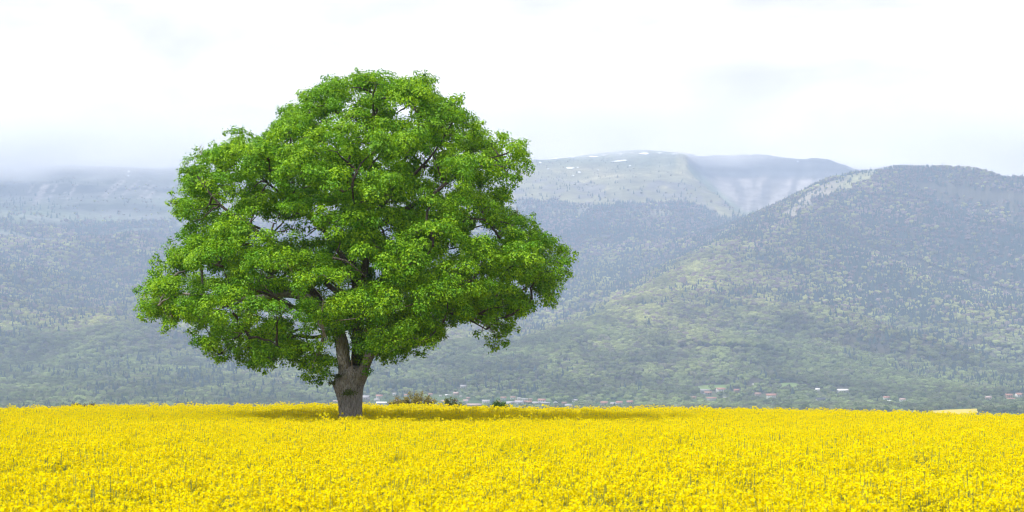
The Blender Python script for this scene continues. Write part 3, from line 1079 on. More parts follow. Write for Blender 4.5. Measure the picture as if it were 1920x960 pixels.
# ------------------------------------------------------------------ the field
fx = np.concatenate([np.arange(-400, -60, 20.0), np.arange(-60, 60.1, 2.0), np.arange(80, 401, 20.0)])
fy = np.concatenate([np.arange(-300, 0, 20.0), np.arange(0, 130, 2.5), np.arange(130, 261, 10.0)])
XX, YY = np.meshgrid(fx, fy)
VV = np.stack([XX, YY, field_z(XX, YY)], -1).reshape(-1, 3)
i = (np.arange(len(fy) - 1)[:, None] * len(fx) + np.arange(len(fx) - 1)[None, :]).ravel()
me = mesh_np("field_soil", VV, np.stack([i, i + 1, i + len(fx) + 1, i + len(fx)], -1), smooth=True)
tag(mesh_obj("field_soil", me, noise_mat("soil_with_leaf_litter", (0.05, 0.06, 0.025), (0.09, 0.085, 0.05), 2.0)), kind="structure")

M_petal = leaf_mat("rape_petal", "tint", 'INSTANCER', trans=0.30, rough=0.6, tcol=(1.0, 0.95, 0.3), spec=0.02)
M_bud = leaf_mat("rape_bud", fixed=(0.42, 0.46, 0.06), trans=0.2, tcol=(1, 1, 0.6))
M_stem = leaf_mat("rape_stem", fixed=(0.17, 0.25, 0.10), trans=0.15, tcol=(1, 1, 0.6))


def rape_form(seed):
    """one rape plant: stalk, side shoots, leaves, and a domed raceme of four-petalled flowers on each shoot"""
    r = np.random.default_rng(seed)
    SV, ST, PV, PT, BV, BT = [], [], [], [], [], []

    def tube(p0, p1, r0, r1):
        d = p1 - p0
        d = d / np.linalg.norm(d)
        s = np.cross(d, [0.3, 1, 0.2]); s /= np.linalg.norm(s)
        t = np.cross(d, s)
        b = len(SV)
        for p, rad in ((p0, r0), (p1, r1)):
            for k in range(3):
                SV.append(p + rad * (s * math.cos(2.094 * k) + t * math.sin(2.094 * k)))
        for k in range(3):
            k2 = (k + 1) % 3
            ST.append((b + k, b + k2, b + 3 + k2)); ST.append((b + k, b + 3 + k2, b + 3 + k))

    def quad(lst, tl, P, N, L, W, direc=None):
        V, T = leaf_quads(P, N, L, W, r, direc=direc)
        b = len(lst)
        lst.extend(V); tl.extend(T + b)

    top = np.array([0.03 * r.normal(), 0.03 * r.normal(), 1.28])
    mid = np.array([0.02 * r.normal(), 0.02 * r.normal(), 0.7])
    tube(np.array([0, 0, 0.0]), mid, 0.009, 0.007)
    tube(mid, top, 0.007, 0.004)
    heads = [top]
    nb = r.integers(6, 9)
    for k in range(nb):
        a = 6.283 * k / nb + 0.6 * r.random()
        z0 = 0.55 + 0.4 * r.random()
        b0 = mid + (top - mid) * ((z0 - 0.7) / 0.58) if z0 > 0.7 else np.array([0, 0, z0])
        ln = 0.10 + 0.15 * r.random()
        tip = np.array([ln * math.cos(a), ln * math.sin(a), 1.02 + 0.24 * r.random()])
        m_ = (b0 + tip) / 2 + np.array([0.05 * math.cos(a), 0.05 * math.sin(a), -0.04])
        tube(b0, m_, 0.004, 0.0035); tube(m_, tip, 0.0035, 0.003)
        heads.append(tip)
    for hd in heads:
        m = 25
        d = rand_dirs(m, r)
        d[:, 2] = np.abs(d[:, 2]) * 0.9 - 0.15
        zz = r.random(m)
        P = hd + np.stack([d[:, 0] * 0.037, d[:, 1] * 0.037, d[:, 2] * 0.035 - 0.05 * zz], 1) * (0.85 + 0.4 * r.random((m, 1)))
        Nn = d + np.array([0, 0, 0.35]) + 0.3 * rand_dirs(m, r)
        Nn /= np.linalg.norm(Nn, axis=1, keepdims=True)
        s = 0.025 * (0.8 + 0.45 * r.random(m))
        quad(PV, PT, P, Nn, s, s)
        kb = 3
        quad(BV, BT, hd + np.array([0, 0, 0.022]) + 0.008 * r.normal(size=(kb, 3)), rand_dirs(kb, r), np.full(kb, 0.016), np.full(kb, 0.01))
    nl = 9
    a = r.random(nl) * 6.283
    z = 0.25 + 0.65 * r.random(nl)
    out = np.stack([np.cos(a), np.sin(a), 0.2 + 0 * a], 1)
    P = np.stack([0.07 * np.cos(a), 0.07 * np.sin(a), z], 1)
    Nn = np.stack([-0.3 * np.cos(a), -0.3 * np.sin(a), 0.9 + 0 * a], 1) + 0.3 * rand_dirs(nl, r)
    Nn /= np.linalg.norm(Nn, axis=1, keepdims=True)
    V, T = leaf_quads(P, Nn, 0.10 + 0.08 * r.random(nl), 0.045 + 0.03 * r.random(nl), r, direc=out * 2)
    b = len(SV); SV.extend(V); ST.extend(T + b)
    # green pods below the flowers
    nS, nB = len(SV), len(BV)
    V = np.array(list(SV) + list(BV) + list(PV))
    T = np.concatenate([np.array(ST), np.array(BT) + nS, np.array(PT) + nS + nB])
    me = mesh_np("form", V, T)
    for m_ in (M_stem, M_bud, M_petal):
        me.materials.append(m_)
    mi = np.concatenate([np.zeros(len(ST)), np.ones(len(BT)), np.full(len(PT), 2)]).astype(np.int32)
    me.polygons.foreach_set("material_index", mi)
    return bpy.data.objects.new("form", me)


rp = [rape_form(s) for s in range(21, 28)]
DENS = 24.0
nR = int(DENS * (0.375 * (116 ** 2 - 8 ** 2) + 10 * 108))
Yr = 8 + (116 - 8) * rng.random(int(nR * 2.4))
Xr = (rng.random(len(Yr)) * 2 - 1) * (0.375 * 116 + 5)
k = np.abs(Xr) < 0.375 * Yr + 5
Xr, Yr = Xr[k], Yr[k]
if len(Xr) > nR: Xr, Yr = Xr[:nR], Yr[:nR]
lane = np.abs(Yr - (74.5 + 0.16 * Xr + 1.5 * vnoise(Xr / 14, Yr * 0, seed=5)))
in_lane = lane < 2.6
trunk_d = np.hypot(Xr + 8.45, Yr - 80)
gapn = fbm(Xr / 0.9, Yr / 1.6, 111, 2)
keep = (trunk_d > 0.75) & ~(in_lane & (rng.random(len(Xr)) < 0.82)) & ~((gapn < -0.30) & (Yr < 50) & (rng.random(len(Xr)) < 0.8))
Xr, Yr, in_lane = Xr[keep], Yr[keep], in_lane[keep]
nR = len(Xr)
hn = fbm(Xr / 3.2, Yr / 4.5, 121, 3)
sc = 1.0 + 0.055 * hn + 0.055 * rng.normal(size=nR)
sc = np.where(rng.random(nR) < np.where(Yr > 84, 0.10, 0.05), sc + 0.08 + np.where(Yr > 84, 0.22, 0.14) * rng.random(nR), sc)
sc = np.where(in_lane, sc * 0.66, sc)
rot = np.stack([0.07 * rng.normal(size=nR), 0.07 * rng.normal(size=nR), rng.random(nR) * 6.283], 1)
v = rng.random((nR, 1))
tint = np.array([0.88, 0.735, 0.002]) * (0.88 + 0.14 * v) + np.array([0, 0.05, 0.0]) * rng.random((nR, 1))
Zr = field_z(Xr, Yr)
crop = scatter("rapeseed_crop", np.stack([Xr, Yr, Zr], 1), rot, np.stack([sc * 1.05, sc * 1.05, sc], 1), rng.integers(0, len(rp), nR), tint, rp)
tag(crop, "dense yellow flowering rapeseed filling the whole field around the oak", "rapeseed", kind="stuff")

# ------------------------------------------------------------------ the oak
TY = 80.0
BASE = Vector(((655.5 - 960) / F * TY, TY, float(field_z(np.array([-8.46]), np.array([TY]))[0])))


def tp(px, py, dy=0.0):
    """photograph pixel at the oak's distance -> point in the oak's own frame"""
    return np.array([(px - 960) / F * TY - BASE.x, dy, zpx(py, TY) - BASE.z])


oak = empty("oak_tree", BASE)
tag(oak, "big spreading oak with fresh green leaves standing alone in the yellow field", "tree")


def bark_mat(name, c1, c2, c3):
    m, n, l, b = new_mat(name)
    tc = n.new("ShaderNodeTexCoord")
    mp = n.new("ShaderNodeMapping")
    mp.inputs["Scale"].default_value = (9, 9, 2.2)
    l.new(tc.outputs["Object"], mp.inputs["Vector"])
    t = n.new("ShaderNodeTexNoise")
    t.inputs["Scale"].default_value = 1.6
    t.inputs["Detail"].default_value = 8
    t.inputs["Roughness"].default_value = 0.7
    l.new(mp.outputs[0], t.inputs["Vector"])
    vo = n.new("ShaderNodeTexVoronoi")
    vo.feature = 'DISTANCE_TO_EDGE'
    vo.inputs["Scale"].default_value = 1.7
    l.new(mp.outputs[0], vo.inputs["Vector"])
    r = n.new("ShaderNodeValToRGB")
    r.color_ramp.elements[0].position = 0.3
    r.color_ramp.elements[0].color = (*c1, 1)
    r.color_ramp.elements[1].position = 0.72
    r.color_ramp.elements[1].color = (*c3, 1)
    r.color_ramp.elements.new(0.5).color = (*c2, 1)
    l.new(t.outputs["Fac"], r.inputs["Fac"])
    # pale lichen flecks
    t2 = n.new("ShaderNodeTexNoise")
    t2.inputs["Scale"].default_value = 14
    t2.inputs["Detail"].default_value = 3
    l.new(tc.outputs["Object"], t2.inputs["Vector"])
    r2 = n.new("ShaderNodeValToRGB")
    r2.color_ramp.elements[0].position = 0.64
    r2.color_ramp.elements[1].position = 0.72
    l.new(t2.outputs["Fac"], r2.inputs["Fac"])
    mx = n.new("ShaderNodeMix")
    mx.data_type = 'RGBA'
    l.new(r2.outputs["Color"], mx.inputs[0])
    l.new(r.outputs["Color"], mx.inputs[6])
    mx.inputs[7].default_value = (0.36, 0.35, 0.31, 1)
    l.new(mx.outputs[2], b.inputs["Base Color"])
    ad = n.new("ShaderNodeMath")
    ad.operation = 'MULTIPLY_ADD'
    l.new(vo.outputs["Distance"], ad.inputs[0])
    ad.inputs[1].default_value = 1.6
    l.new(t.outputs["Fac"], ad.inputs[2])
    bp = n.new("ShaderNodeBump")
    bp.inputs["Strength"].default_value = 0.9
    bp.inputs["Distance"].default_value = 0.12
    l.new(ad.outputs[0], bp.inputs["Height"])
    l.new(bp.outputs["Normal"], b.inputs["Normal"])
    b.inputs["Roughness"].default_value = 0.95
    b.inputs["Specular IOR Level"].default_value = 0.1
    return m


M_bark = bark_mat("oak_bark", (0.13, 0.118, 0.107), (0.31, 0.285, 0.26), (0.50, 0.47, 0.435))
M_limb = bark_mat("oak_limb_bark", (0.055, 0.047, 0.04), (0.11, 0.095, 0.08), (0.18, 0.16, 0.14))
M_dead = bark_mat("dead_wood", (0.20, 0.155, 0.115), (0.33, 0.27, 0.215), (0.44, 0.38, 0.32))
M_moss = leaf_mat("moss", "Col", trans=0.2)

# trunk: stacked rings, buttressed foot, swollen collar under the fork
TR = [(812, 622, 694), (800, 629, 685), (788, 633.5, 678.5), (776, 635.5, 676.5), (764, 634.5, 677), (752, 632.5, 677.5), (742, 629.5, 678), (732, 626.5, 679), (724, 624.5, 681), (716, 625, 684), (708, 628.5, 687),
      (700, 634, 688), (693, 640, 686), (687, 648, 680)]
SEG = 56
V = []
for k, (py_, xl, xr) in enumerate(TR):
    c = tp((xl + xr) / 2, py_)
    rx = (xr - xl) / 2 / F * TY
    ry = min(rx, 0.80) * (0.98 if k < len(TR) - 1 else 0.9)
    for s in range(SEG):
        a = 2 * math.pi * s / SEG
        fl = 1 + 0.045 * math.sin(3 * a + 0.7) + 0.03 * math.sin(7 * a + k * 0.25) + 0.022 * math.sin(13 * a + 1 + k * 0.12) + 0.018 * math.sin(19 * a + 2.2 - k * 0.2)
        if k < 3:
            fl += 0.07 * (3 - k) / 3 * math.sin(5 * a + 0.4)
        bump = 0.05 * float(vnoise(np.array([math.cos(a) * 2.5]), np.array([math.sin(a) * 2.5]), np.array([k * 0.6]), seed=131)[0])
        V.append((c[0] + rx * (fl + bump) * math.cos(a), c[1] + ry * (fl + bump) * math.sin(a), c[2]))
Fq = []
for k in range(len(TR) - 1):
    for s in range(SEG):
        Fq.append((k * SEG + s, k * SEG + (s + 1) % SEG, (k + 1) * SEG + (s + 1) % SEG, (k + 1) * SEG + s))
top_c = len(V)
V.append(tuple(tp(666, 684)))
Ft = [((len(TR) - 1) * SEG + s, (len(TR) - 1) * SEG + (s + 1) % SEG, top_c) for s in range(SEG)]
mesh_obj("trunk", mesh_np("trunk", V, [np.array(Fq), np.array(Ft)], smooth=True), M_bark, oak)

# main limbs: (points px,py,depth m) with end radii in m; each starts inside what bears it
LIMBS = [
    # 0 left stem and its continuation to the far left
    ([(650, 735, -.1), (650, 700, -.15), (648, 670, -.2), (644, 640, -.25), (633, 612, -.3), (615, 585, -.4), (592, 566, -.5), (560, 552, -.6), (520, 553, -.8), (470, 560, -1.0), (410, 560, -1.2), (345, 556, -1.2), (290, 556, -1.0)], 0.42, 0.04),
    # 1 right stem
    ([(664, 748, .0), (670, 722, -.2), (680, 698, -.42), (691, 674, -.6), (702, 650, -.6), (710, 622, -.2), (714, 590, .5), (712, 565, .6), (722, 545, .7), (752, 537, .8), (800, 527, .6), (860, 515, .3), (930, 505, .0), (1000, 495, -.2), (1050, 490, -.3)], 0.33, 0.04),
    # 2 middle leader
    ([(662, 730, .2), (666, 680, .25), (668, 620, .2), (668, 570, .1), (665, 520, .0), (657, 478, -.1), (671, 442, -.2), (680, 415, -.2), (684, 370, -.2), (692, 310, -.1), (702, 240, .1), (712, 170, .2)], 0.34, 0.04),
    # 3 second leader
    ([(669, 570, .1), (678, 520, .3), (684, 470, .6), (690, 430, .9), (712, 380, 1.2), (748, 310, 1.4), (778, 240, 1.4), (795, 170, 1.2)], 0.26, 0.04),
    # 4 high left limb from the left stem
    ([(608, 578, -.4), (590, 548, -.6), (570, 520, -.9), (552, 488, -1.2), (520, 462, -1.6), (480, 432, -2.0), (430, 390, -2.2), (385, 340, -2.2)], 0.22, 0.04),
    # 5 left limb from the leader
    ([(664, 515, .0), (640, 480, .3), (610, 432, .8), (575, 408, 1.2), (530, 370, 1.6), (470, 320, 1.8), (420, 285, 1.8)], 0.16, 0.035),
    # 6 low left, drooping
    ([(637, 622, -.25), (612, 628, .1), (580, 630, .6), (540, 628, 1.2), (490, 640, 1.8), (430, 652, 2.2)], 0.13, 0.03),
    # 7 right upper limb
    ([(690, 430, .9), (730, 410, .3), (780, 385, -.4), (840, 345, -1.0), (900, 310, -1.4), (960, 290, -1.4)], 0.17, 0.035),
    # 8 right middle limb
    ([(722, 545, .7), (760, 505, .1), (800, 460, -.6), (845, 430, -1.2), (900, 415, -1.6), (960, 430, -1.8)], 0.18, 0.035),
    # 9 low right limb
    ([(712, 610, .5), (745, 590, -.1), (790, 582, -.8), (835, 586, -1.4), (875, 600, -1.8), (915, 620, -2.0)], 0.16, 0.03),
    # 10 towards the viewer
    ([(660, 600, .0), (668, 565, -1.2), (690, 520, -2.6), (700, 470, -4.0), (690, 420, -5.2), (680, 380, -6.0)], 0.19, 0.04),
    # 11 towards the viewer, low left
    ([(640, 630, -.3), (610, 600, -1.5), (570, 580, -3.0), (520, 560, -4.5), (470, 550, -5.8)], 0.16, 0.035),
    # 12 towards the viewer, right
    ([(705, 630, .4), (740, 600, -1.0), (790, 570, -2.6), (840, 550, -4.2), (890, 540, -5.2)], 0.16, 0.035),
    # 13 away, left
    ([(660, 580, .2), (620, 540, 1.8), (570, 500, 3.4), (510, 460, 5.0), (460, 430, 6.2)], 0.19, 0.035),
    # 14 away, right
    ([(690, 560, .6), (730, 500, 2.0), (780, 450, 3.6), (840, 420, 5.2), (900, 400, 6.2)], 0.19, 0.035),
    # 15 upper left leader
    ([(682, 390, -.2), (655, 340, -.8), (620, 290, -1.4), (590, 230, -1.6), (575, 185, -1.4)], 0.14, 0.03),
    # 16 upper right leader
    ([(715, 375, 1.2), (770, 330, .4), (820, 280, -.4), (855, 230, -.8)], 0.13, 0.03),
]


def smooth_line(P, step=0.35):
    P = np.array(P)
    out = []
    n = len(P)
    for i in range(n - 1):
        p0, p1, p2, p3 = P[max(i - 1, 0)], P[i], P[i + 1], P[min(i + 2, n - 1)]
        m = max(2, int(np.linalg.norm(p2 - p1) / step) + 1)
        for t in np.arange(m) / m:
            out.append(0.5 * ((2 * p1) + (p2 - p0) * t + (2 * p0 - 5 * p1 + 4 * p2 - p3) * t * t + (3 * p1 - 3 * p2 + p3 - p0) * t ** 3))
    out.append(P[-1])
    return np.array(out)


def tube_mesh(chains, sides=8):
    """chains: list of (points, radii)"""
    VV, FF = [], []
    base = 0
    for P, rad in chains:
        P = np.asarray(P, float); rad = np.asarray(rad, float)
        n = len(P)
        if n < 2: continue
        s_ = sides if rad[0] > 0.06 else (6 if rad[0] > 0.03 else 4)
        T = np.gradient(P, axis=0)
        T /= np.linalg.norm(T, axis=1, keepdims=True) + 1e-9
        u_ = np.cross(T[0], [0.31, 0.95, 0.1]); u_ /= np.linalg.norm(u_) + 1e-9
        a = np.arange(s_) * 2 * math.pi / s_
        ca, sa = np.cos(a), np.sin(a)
        for k in range(n):
            u_ = u_ - T[k] * np.dot(u_, T[k]); u_ /= np.linalg.norm(u_) + 1e-9
            w_ = np.cross(T[k], u_)
            VV.append(P[k] + rad[k] * (ca[:, None] * u_ + sa[:, None] * w_))
        idx = base + np.arange(n - 1)[:, None] * s_ + np.arange(s_)[None]
        nx = base + np.arange(n - 1)[:, None] * s_ + ((np.arange(s_) + 1) % s_)[None]
        FF.append(np.stack([idx, nx, nx + s_, idx + s_], -1).reshape(-1, 4))
        base += n * s_
    return np.concatenate(VV), np.concatenate(FF)


limb_pts, limb_rad = [], []
NODE_P, NODE_L = [], []
for li, (pl, r0, r1) in enumerate(LIMBS):
    P = smooth_line([tp(*q_) for q_ in pl])
    n = len(P)
    wob = np.stack([vnoise(np.arange(n) / 3.0 + li * 9.7, np.full(n, c_ * 5.1), seed=141) for c_ in range(3)], 1) * 0.09
    wob[:4] *= np.linspace(0, 1, 4)[:, None]
    P = P + wob
    t = np.linspace(0, 1, n)
    rad = r1 + (r0 - r1) * (1 - t) ** 1.25
    rad = rad * (1 + 0.08 * vnoise(np.arange(n) / 2.0, np.full(n, li * 3.0), seed=143))
    limb_pts.append(P); limb_rad.append(rad)
    for q_ in P[min(8, n // 3):]:
        NODE_P.append(q_); NODE_L.append(li)

# crown outline in the photograph, clockwise from the trunk
OUT = [(612, 722), (576, 719), (567, 690), (545, 676), (522, 690), (497, 698), (467, 687), (438, 672), (409, 677), (388, 664), (355, 652), (349, 633), (356, 612), (311, 624), (300, 604), (270, 598), (255, 576), (245, 556), (249, 541),
       (282, 525), (288, 508), (280, 494), (305, 479), (315, 463), (318, 448), (338, 424), (331, 397), (314, 393), (319, 373), (327, 349), (342, 333), (337, 316), (354, 293), (376, 285), (398, 269), (414, 252), (445, 244),
       (469, 253), (493, 258), (497, 241), (515, 226), (525, 215), (523, 198), (544, 170), (560, 170), (562, 153), (588, 144), (627, 141), (647, 134), (695, 127), (725, 128), (738, 146), (757, 137), (788, 138), (808, 144), (812, 165), (830, 180),
       (866, 176), (868, 200), (889, 218), (893, 234), (917, 241), (953, 257), (982, 266), (986, 288), (1006, 310), (984, 326), (968, 349), (953, 362), (960, 396), (996, 407), (1002, 428), (1036, 446), (1065, 457), (1082, 475), (1070, 494), (1058, 532),
       (1044, 555), (1036, 571), (1006, 577), (977, 592), (969, 618), (953, 650), (946, 667), (930, 654), (915, 650), (905, 634), (888, 629), (861, 612), (846, 604), (828, 634), (815, 654), (794, 663), (769, 668), (740, 676), (722, 687), (704, 682),
       (692, 700), (672, 702), (665, 692), (662, 645), (650, 625), (630, 640), (624, 700)]
OUTM = np.array([[tp(a, b)[0], tp(a, b)[2]] for a, b in OUT])
ZB = np.linspace(OUTM[:, 1].min(), OUTM[:, 1].max(), 60)
XL, XR = [], []
for z in ZB:
    xs = np.linspace(-14, 14, 400)
    ins = in_poly(xs, np.full(400, z), OUTM)
    XL.append(xs[ins].min() if ins.any() else np.nan); XR.append(xs[ins].max() if ins.any() else np.nan)
XL, XR = np.array(XL), np.array(XR)
okz = ~np.isnan(XL)
ZB, XL, XR = ZB[okz], XL[okz], XR[okz]


def seen(P):
    """the crown point moved along its sight line into the plane of the trunk"""
    k = TY / (TY + P[:, 1])
    return np.stack([(P[:, 0] + BASE.x) * k - BASE.x, P[:, 1], (P[:, 2] + BASE.z - CZ) * k + CZ - BASE.z], 1)


def env(P):
    """how far out in the crown a point lies (1 = skin)"""
    P = seen(P)
    xl, xr = np.interp(P[:, 2], ZB, XL), np.interp(P[:, 2], ZB, XR)
    hw = np.maximum((xr - xl) / 2, 0.5)
    xm = (xl + xr) / 2
    b = np.minimum(hw * 0.92, 9.6)
    return np.sqrt(((P[:, 0] - xm) / hw) ** 2 + (P[:, 1] / b) ** 2)


def poly_dist(x, z):
    d = np.full(x.shape, 1e9)
    for a, b in zip(OUTM, np.roll(OUTM, -1, 0)):
        ab = b - a
        t = np.clip(((x - a[0]) * ab[0] + (z - a[1]) * ab[1]) / (ab @ ab), 0, 1)
        d = np.minimum(d, np.hypot(x - a[0] - t * ab[0], z - a[1] - t * ab[1]))
    return np.where(in_poly(x, z, OUTM), d, -d)


HOLES = [(560, 428, 22), (590, 420, 14), (480, 425, 16), (802, 303, 13), (722, 432, 14), (655, 528, 12), (600, 555, 14), (545, 565, 16), (600, 640, 20), (560, 620, 16), (505, 590, 12), (735, 590, 10),
         (845, 470, 9), (440, 600, 12), (520, 440, 10), (630, 540, 10)]
HM = np.array([[tp(a, b)[0], tp(a, b)[2], r_ / F * TY] for a, b, r_ in HOLES])
rt = np.random.default_rng(42)

# boughs (big lobes) then leaf clumps over their upper, outer faces
cand = np.stack([rt.uniform(-12, 12, 60000), rt.uniform(-10, 10, 60000), rt.uniform(1.5, 20, 60000)], 1)
sp_ = seen(cand)
pd = poly_dist(sp_[:, 0], sp_[:, 2])
ev = env(cand)
ok = (pd > 0.55) & (ev < 0.93)
cand, ev, pd = cand[ok], ev[ok], pd[ok]
topd = np.interp(cand[:, 0], np.sort(OUTM[:, 0]), np.zeros(len(OUTM)))
skin = np.minimum(pd / 3.0, (1 - ev) * 3.0)          # 0 at the skin
pr = np.where(skin < 0.7, 1.0, 0.12)
ok = rt.random(len(cand)) < pr
cand, pd = cand[ok], pd[ok]
boughs = []
for c, d_ in zip(cand, pd):
    if len(boughs) and np.min(np.sum((np.array(boughs) - c) ** 2, 1)) < 1.75 ** 2:
        continue
    boughs.append(c)
boughs = np.array(boughs)
clP, clO, clR, clB = [], [], [], []
for bi, c in enumerate(boughs):
    out = np.array([c[0] * 0.9, c[1] * 1.0, (c[2] - 9) * 0.8 + 2.2])
    out /= np.linalg.norm(out)
    Rb = rt.uniform(0.9, 1.45)
    m = rt.integers(11, 16)
    d = rand_dirs(m * 4, rt)
    d = d[(d @ out > -0.25) & (d[:, 2] > -0.55)][:m]
    P = c + d * np.array([1.0, 1.0, 0.72]) * Rb * (0.75 + 0.3 * rt.random((len(d), 1)))
    clP.append(P); clO.append(d * 0.7 + out * 0.3 + np.array([0, 0, 0.25])); clR.append(rt.uniform(0.34, 0.62, len(P))); clB.append(np.full(len(P), bi))
clP, clO, clR, clB = np.concatenate(clP), np.concatenate(clO), np.concatenate(clR), np.concatenate(clB)
# a fringe of clumps following the uneven outline
fr = []
for a, b in zip(OUTM, np.roll(OUTM, -1, 0)):
    L = np.linalg.norm(b - a)
    for t in np.arange(0, 1, 0.42 / max(L, 0.42)):
        p = a + (b - a) * t
        if p[1] < 3.6 and -1.0 < p[0] < 1.6: continue
        fr.append((p[0], rt.normal() * 1.6, p[1]))
fr = np.array(fr)
ctr = np.array([0, 0, 9.5])
inward = ctr - fr; inward[:, 1] = 0
inward /= np.linalg.norm(inward, axis=1, keepdims=True)
fr = fr + inward * rt.uniform(0.02, 0.65, (len(fr), 1))
# loose sprays that break the outline
sp2, so2 = [], []
for a, b in zip(OUTM, np.roll(OUTM, -1, 0)):
    L = np.linalg.norm(b - a)
    for t in np.arange(0, 1, 0.34 / max(L, 0.34)):
        p = a + (b - a) * t
        if (p[1] < 3.9 and -1.4 < p[0] < 1.6) or rt.random() < 0.25: continue
        c3 = np.array([p[0], rt.normal() * 0.8, p[1]])
        o3 = c3 - np.array([0, 0, 8.5]); o3[1] = 0; o3 /= np.linalg.norm(o3)
        sp2.append(c3 + o3 * rt.uniform(-0.25, 0.10)); so2.append(o3)
ff = []
for px_, py_, dd in [(672, 640, -.9), (690, 622, -1.2), (678, 600, -1.3), (700, 588, -1.6), (722, 610, -1.5), (735, 640, -1.3), (752, 622, -1.6), (666, 575, -1.4), (684, 655, -.15), (740, 580, -1.8), (674, 665, -.2),
                     (668, 615, -1.1), (655, 588, -1.2), (760, 650, -1.0), (700, 610, -1.3), (780, 640, -1.2), (684, 570, -1.5), (645, 560, -1.6), (770, 600, -1.9), (610, 650, -.5), (598, 672, -.4), (590, 690, -.3), (606, 700, -.3), (616, 680, -.2),
                     (680, 640, -.5), (745, 600, -1.7), (664, 640, -.8), (660, 560, -1.5), (712, 570, -1.7), (640, 580, -1.5), (672, 682, -.1), (668, 655, -.2)]:
    for _ in range(2):
        ff.append(tp(px_ + rt.normal() * 7, py_ + rt.normal() * 6, dd))
fr = np.concatenate([fr, np.array(ff)])
inward = np.concatenate([inward, np.tile(np.array([0, 0.8, -0.2]), (len(ff), 1))])
clP = np.concatenate([clP, fr]); clO = np.concatenate([clO, -inward * 0.6 + np.array([0, 0, 0.6])]); clR = np.concatenate([clR, rt.uniform(0.26, 0.44, len(fr))]); clB = np.concatenate([clB, np.full(len(fr), -1)])
sp_ = seen(clP)
pd = poly_dist(sp_[:, 0], sp_[:, 2])
hole = np.zeros(len(clP), bool)
for hx, hz, hr in HM:
    hole |= np.hypot(sp_[:, 0] - hx, sp_[:, 2] - hz) < hr + 0.2
ok = (pd > np.where(clB >= 0, clR * 0.85, clR * 0.45 - 0.12)) & ~(hole & (rt.random(len(clP)) < 0.9)) & ~((vnoise(clP[:, 0] / 1.7, clP[:, 1] / 1.7, clP[:, 2] / 1.35, seed=151) < -0.34) & (pd > 0.7))
clP, clO, clR, clB = clP[ok], clO[ok], clR[ok], clB[ok]
sp2, so2 = np.array(sp2), np.array(so2)
near = np.array([np.min(np.sum((clP - p_) ** 2, 1)) for p_ in sp2]) < 0.75 ** 2
sp2, so2 = sp2[near], so2[near]
clP = np.concatenate([clP, sp2]); clO = np.concatenate([clO, so2]); clR = np.concatenate([clR, rt.uniform(0.12, 0.26, len(sp2))]); clB = np.concatenate([clB, np.full(len(sp2), -1)])
clO /= np.linalg.norm(clO, axis=1, keepdims=True)

# branches: each bough is tied to the nearest limb, each clump to the nearest wood
nodeP = np.array(NODE_P); nodeL = list(NODE_L)
limb_chains = {i: [(limb_pts[i], limb_rad[i])] for i in range(len(LIMBS))}


def tie(p, r0, r1, sag):
    global nodeP
    dv = nodeP - p
    d2 = np.sum(dv * dv, 1) + 1.2 * np.maximum(nodeP[:, 2] - p[2], 0) ** 2
    k = int(np.argmin(d2))
    a = nodeP[k]
    L = np.linalg.norm(p - a)
    m = max(3, int(L / 0.35) + 1)
    t = np.linspace(0, 1, m)[:, None]
    mid = (a + p) / 2 + np.array([0, 0, sag * L]) + 0.10 * L * rt.normal(size=3)
    P = (1 - t) ** 2 * a + 2 * t * (1 - t) * mid + t * t * p
    P[1:-1] += 0.035 * rt.normal(size=(m - 2, 3))
    rad = r1 + (r0 - r1) * (1 - t[:, 0])
    limb_chains[nodeL[k]].append((P, rad))
    nodeP = np.concatenate([nodeP, P[1:]])
    nodeL.extend([nodeL[k]] * (m - 1))


bo = np.argsort([np.min(np.sum((nodeP - b) ** 2, 1)) for b in boughs])
for bi in bo:
    if not (clB == bi).any(): continue
    L = math.sqrt(np.min(np.sum((nodeP - boughs[bi]) ** 2, 1)))
    tie(boughs[bi] - np.array([0, 0, 0.25]), min(0.085, 0.03 + 0.02 * L), 0.018, 0.12)
for c, o_, r_ in zip(clP, clO, clR):
    tie(c - o_ * r_ * 0.2, 0.014, 0.006, 0.05)
for i in range(len(LIMBS)):
    V, Fq = tube_mesh(limb_chains[i], 10)
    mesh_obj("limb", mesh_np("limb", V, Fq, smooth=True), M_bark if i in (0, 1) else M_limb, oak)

# dead wood and bare twigs
DEAD = [[(584, 566, -1.0), (570, 540, -1.3), (556, 515, -1.6), (549, 500, -1.8), (545, 486, -1.9)], [(640, 606, -.75), (644, 597, -.9), (650, 604, -1.1), (658, 612, -1.2), (673, 611, -1.3)],
        [(664, 705, -.55), (663, 690, -.6), (661, 676, -.55), (662, 664, -.5)], [(396, 306, -1.5), (388, 296, -1.6), (383, 288, -1.6)], [(985, 440, -1.8), (975, 418, -2.0), (968, 402, -2.1)]]
for k, pl in enumerate(DEAD):
    P = smooth_line([tp(*q_) for q_ in pl], 0.12)
    r0 = (0.075, 0.055, 0.06, 0.02, 0.02)[k]
    ch = [(P, np.linspace(r0, r0 * 0.35, len(P)))]
    for j in range(4 if k not in (1, 2) else 0):
        i0 = int(len(P) * (0.3 + 0.15 * j))
        a = P[min(i0, len(P) - 1)]
        e_ = a + np.array([rt.normal() * 0.25, rt.normal() * 0.15, 0.25 + 0.3 * rt.random()])
        ch.append((np.array([a, (a + e_) / 2 + 0.04 * rt.normal(size=3), e_]), np.array([0.014, 0.010, 0.005])))
    V, Fq = tube_mesh(ch, 7)
    mesh_obj("dead_branch", mesh_np("dead_branch", V, Fq, smooth=True), M_dead, oak)

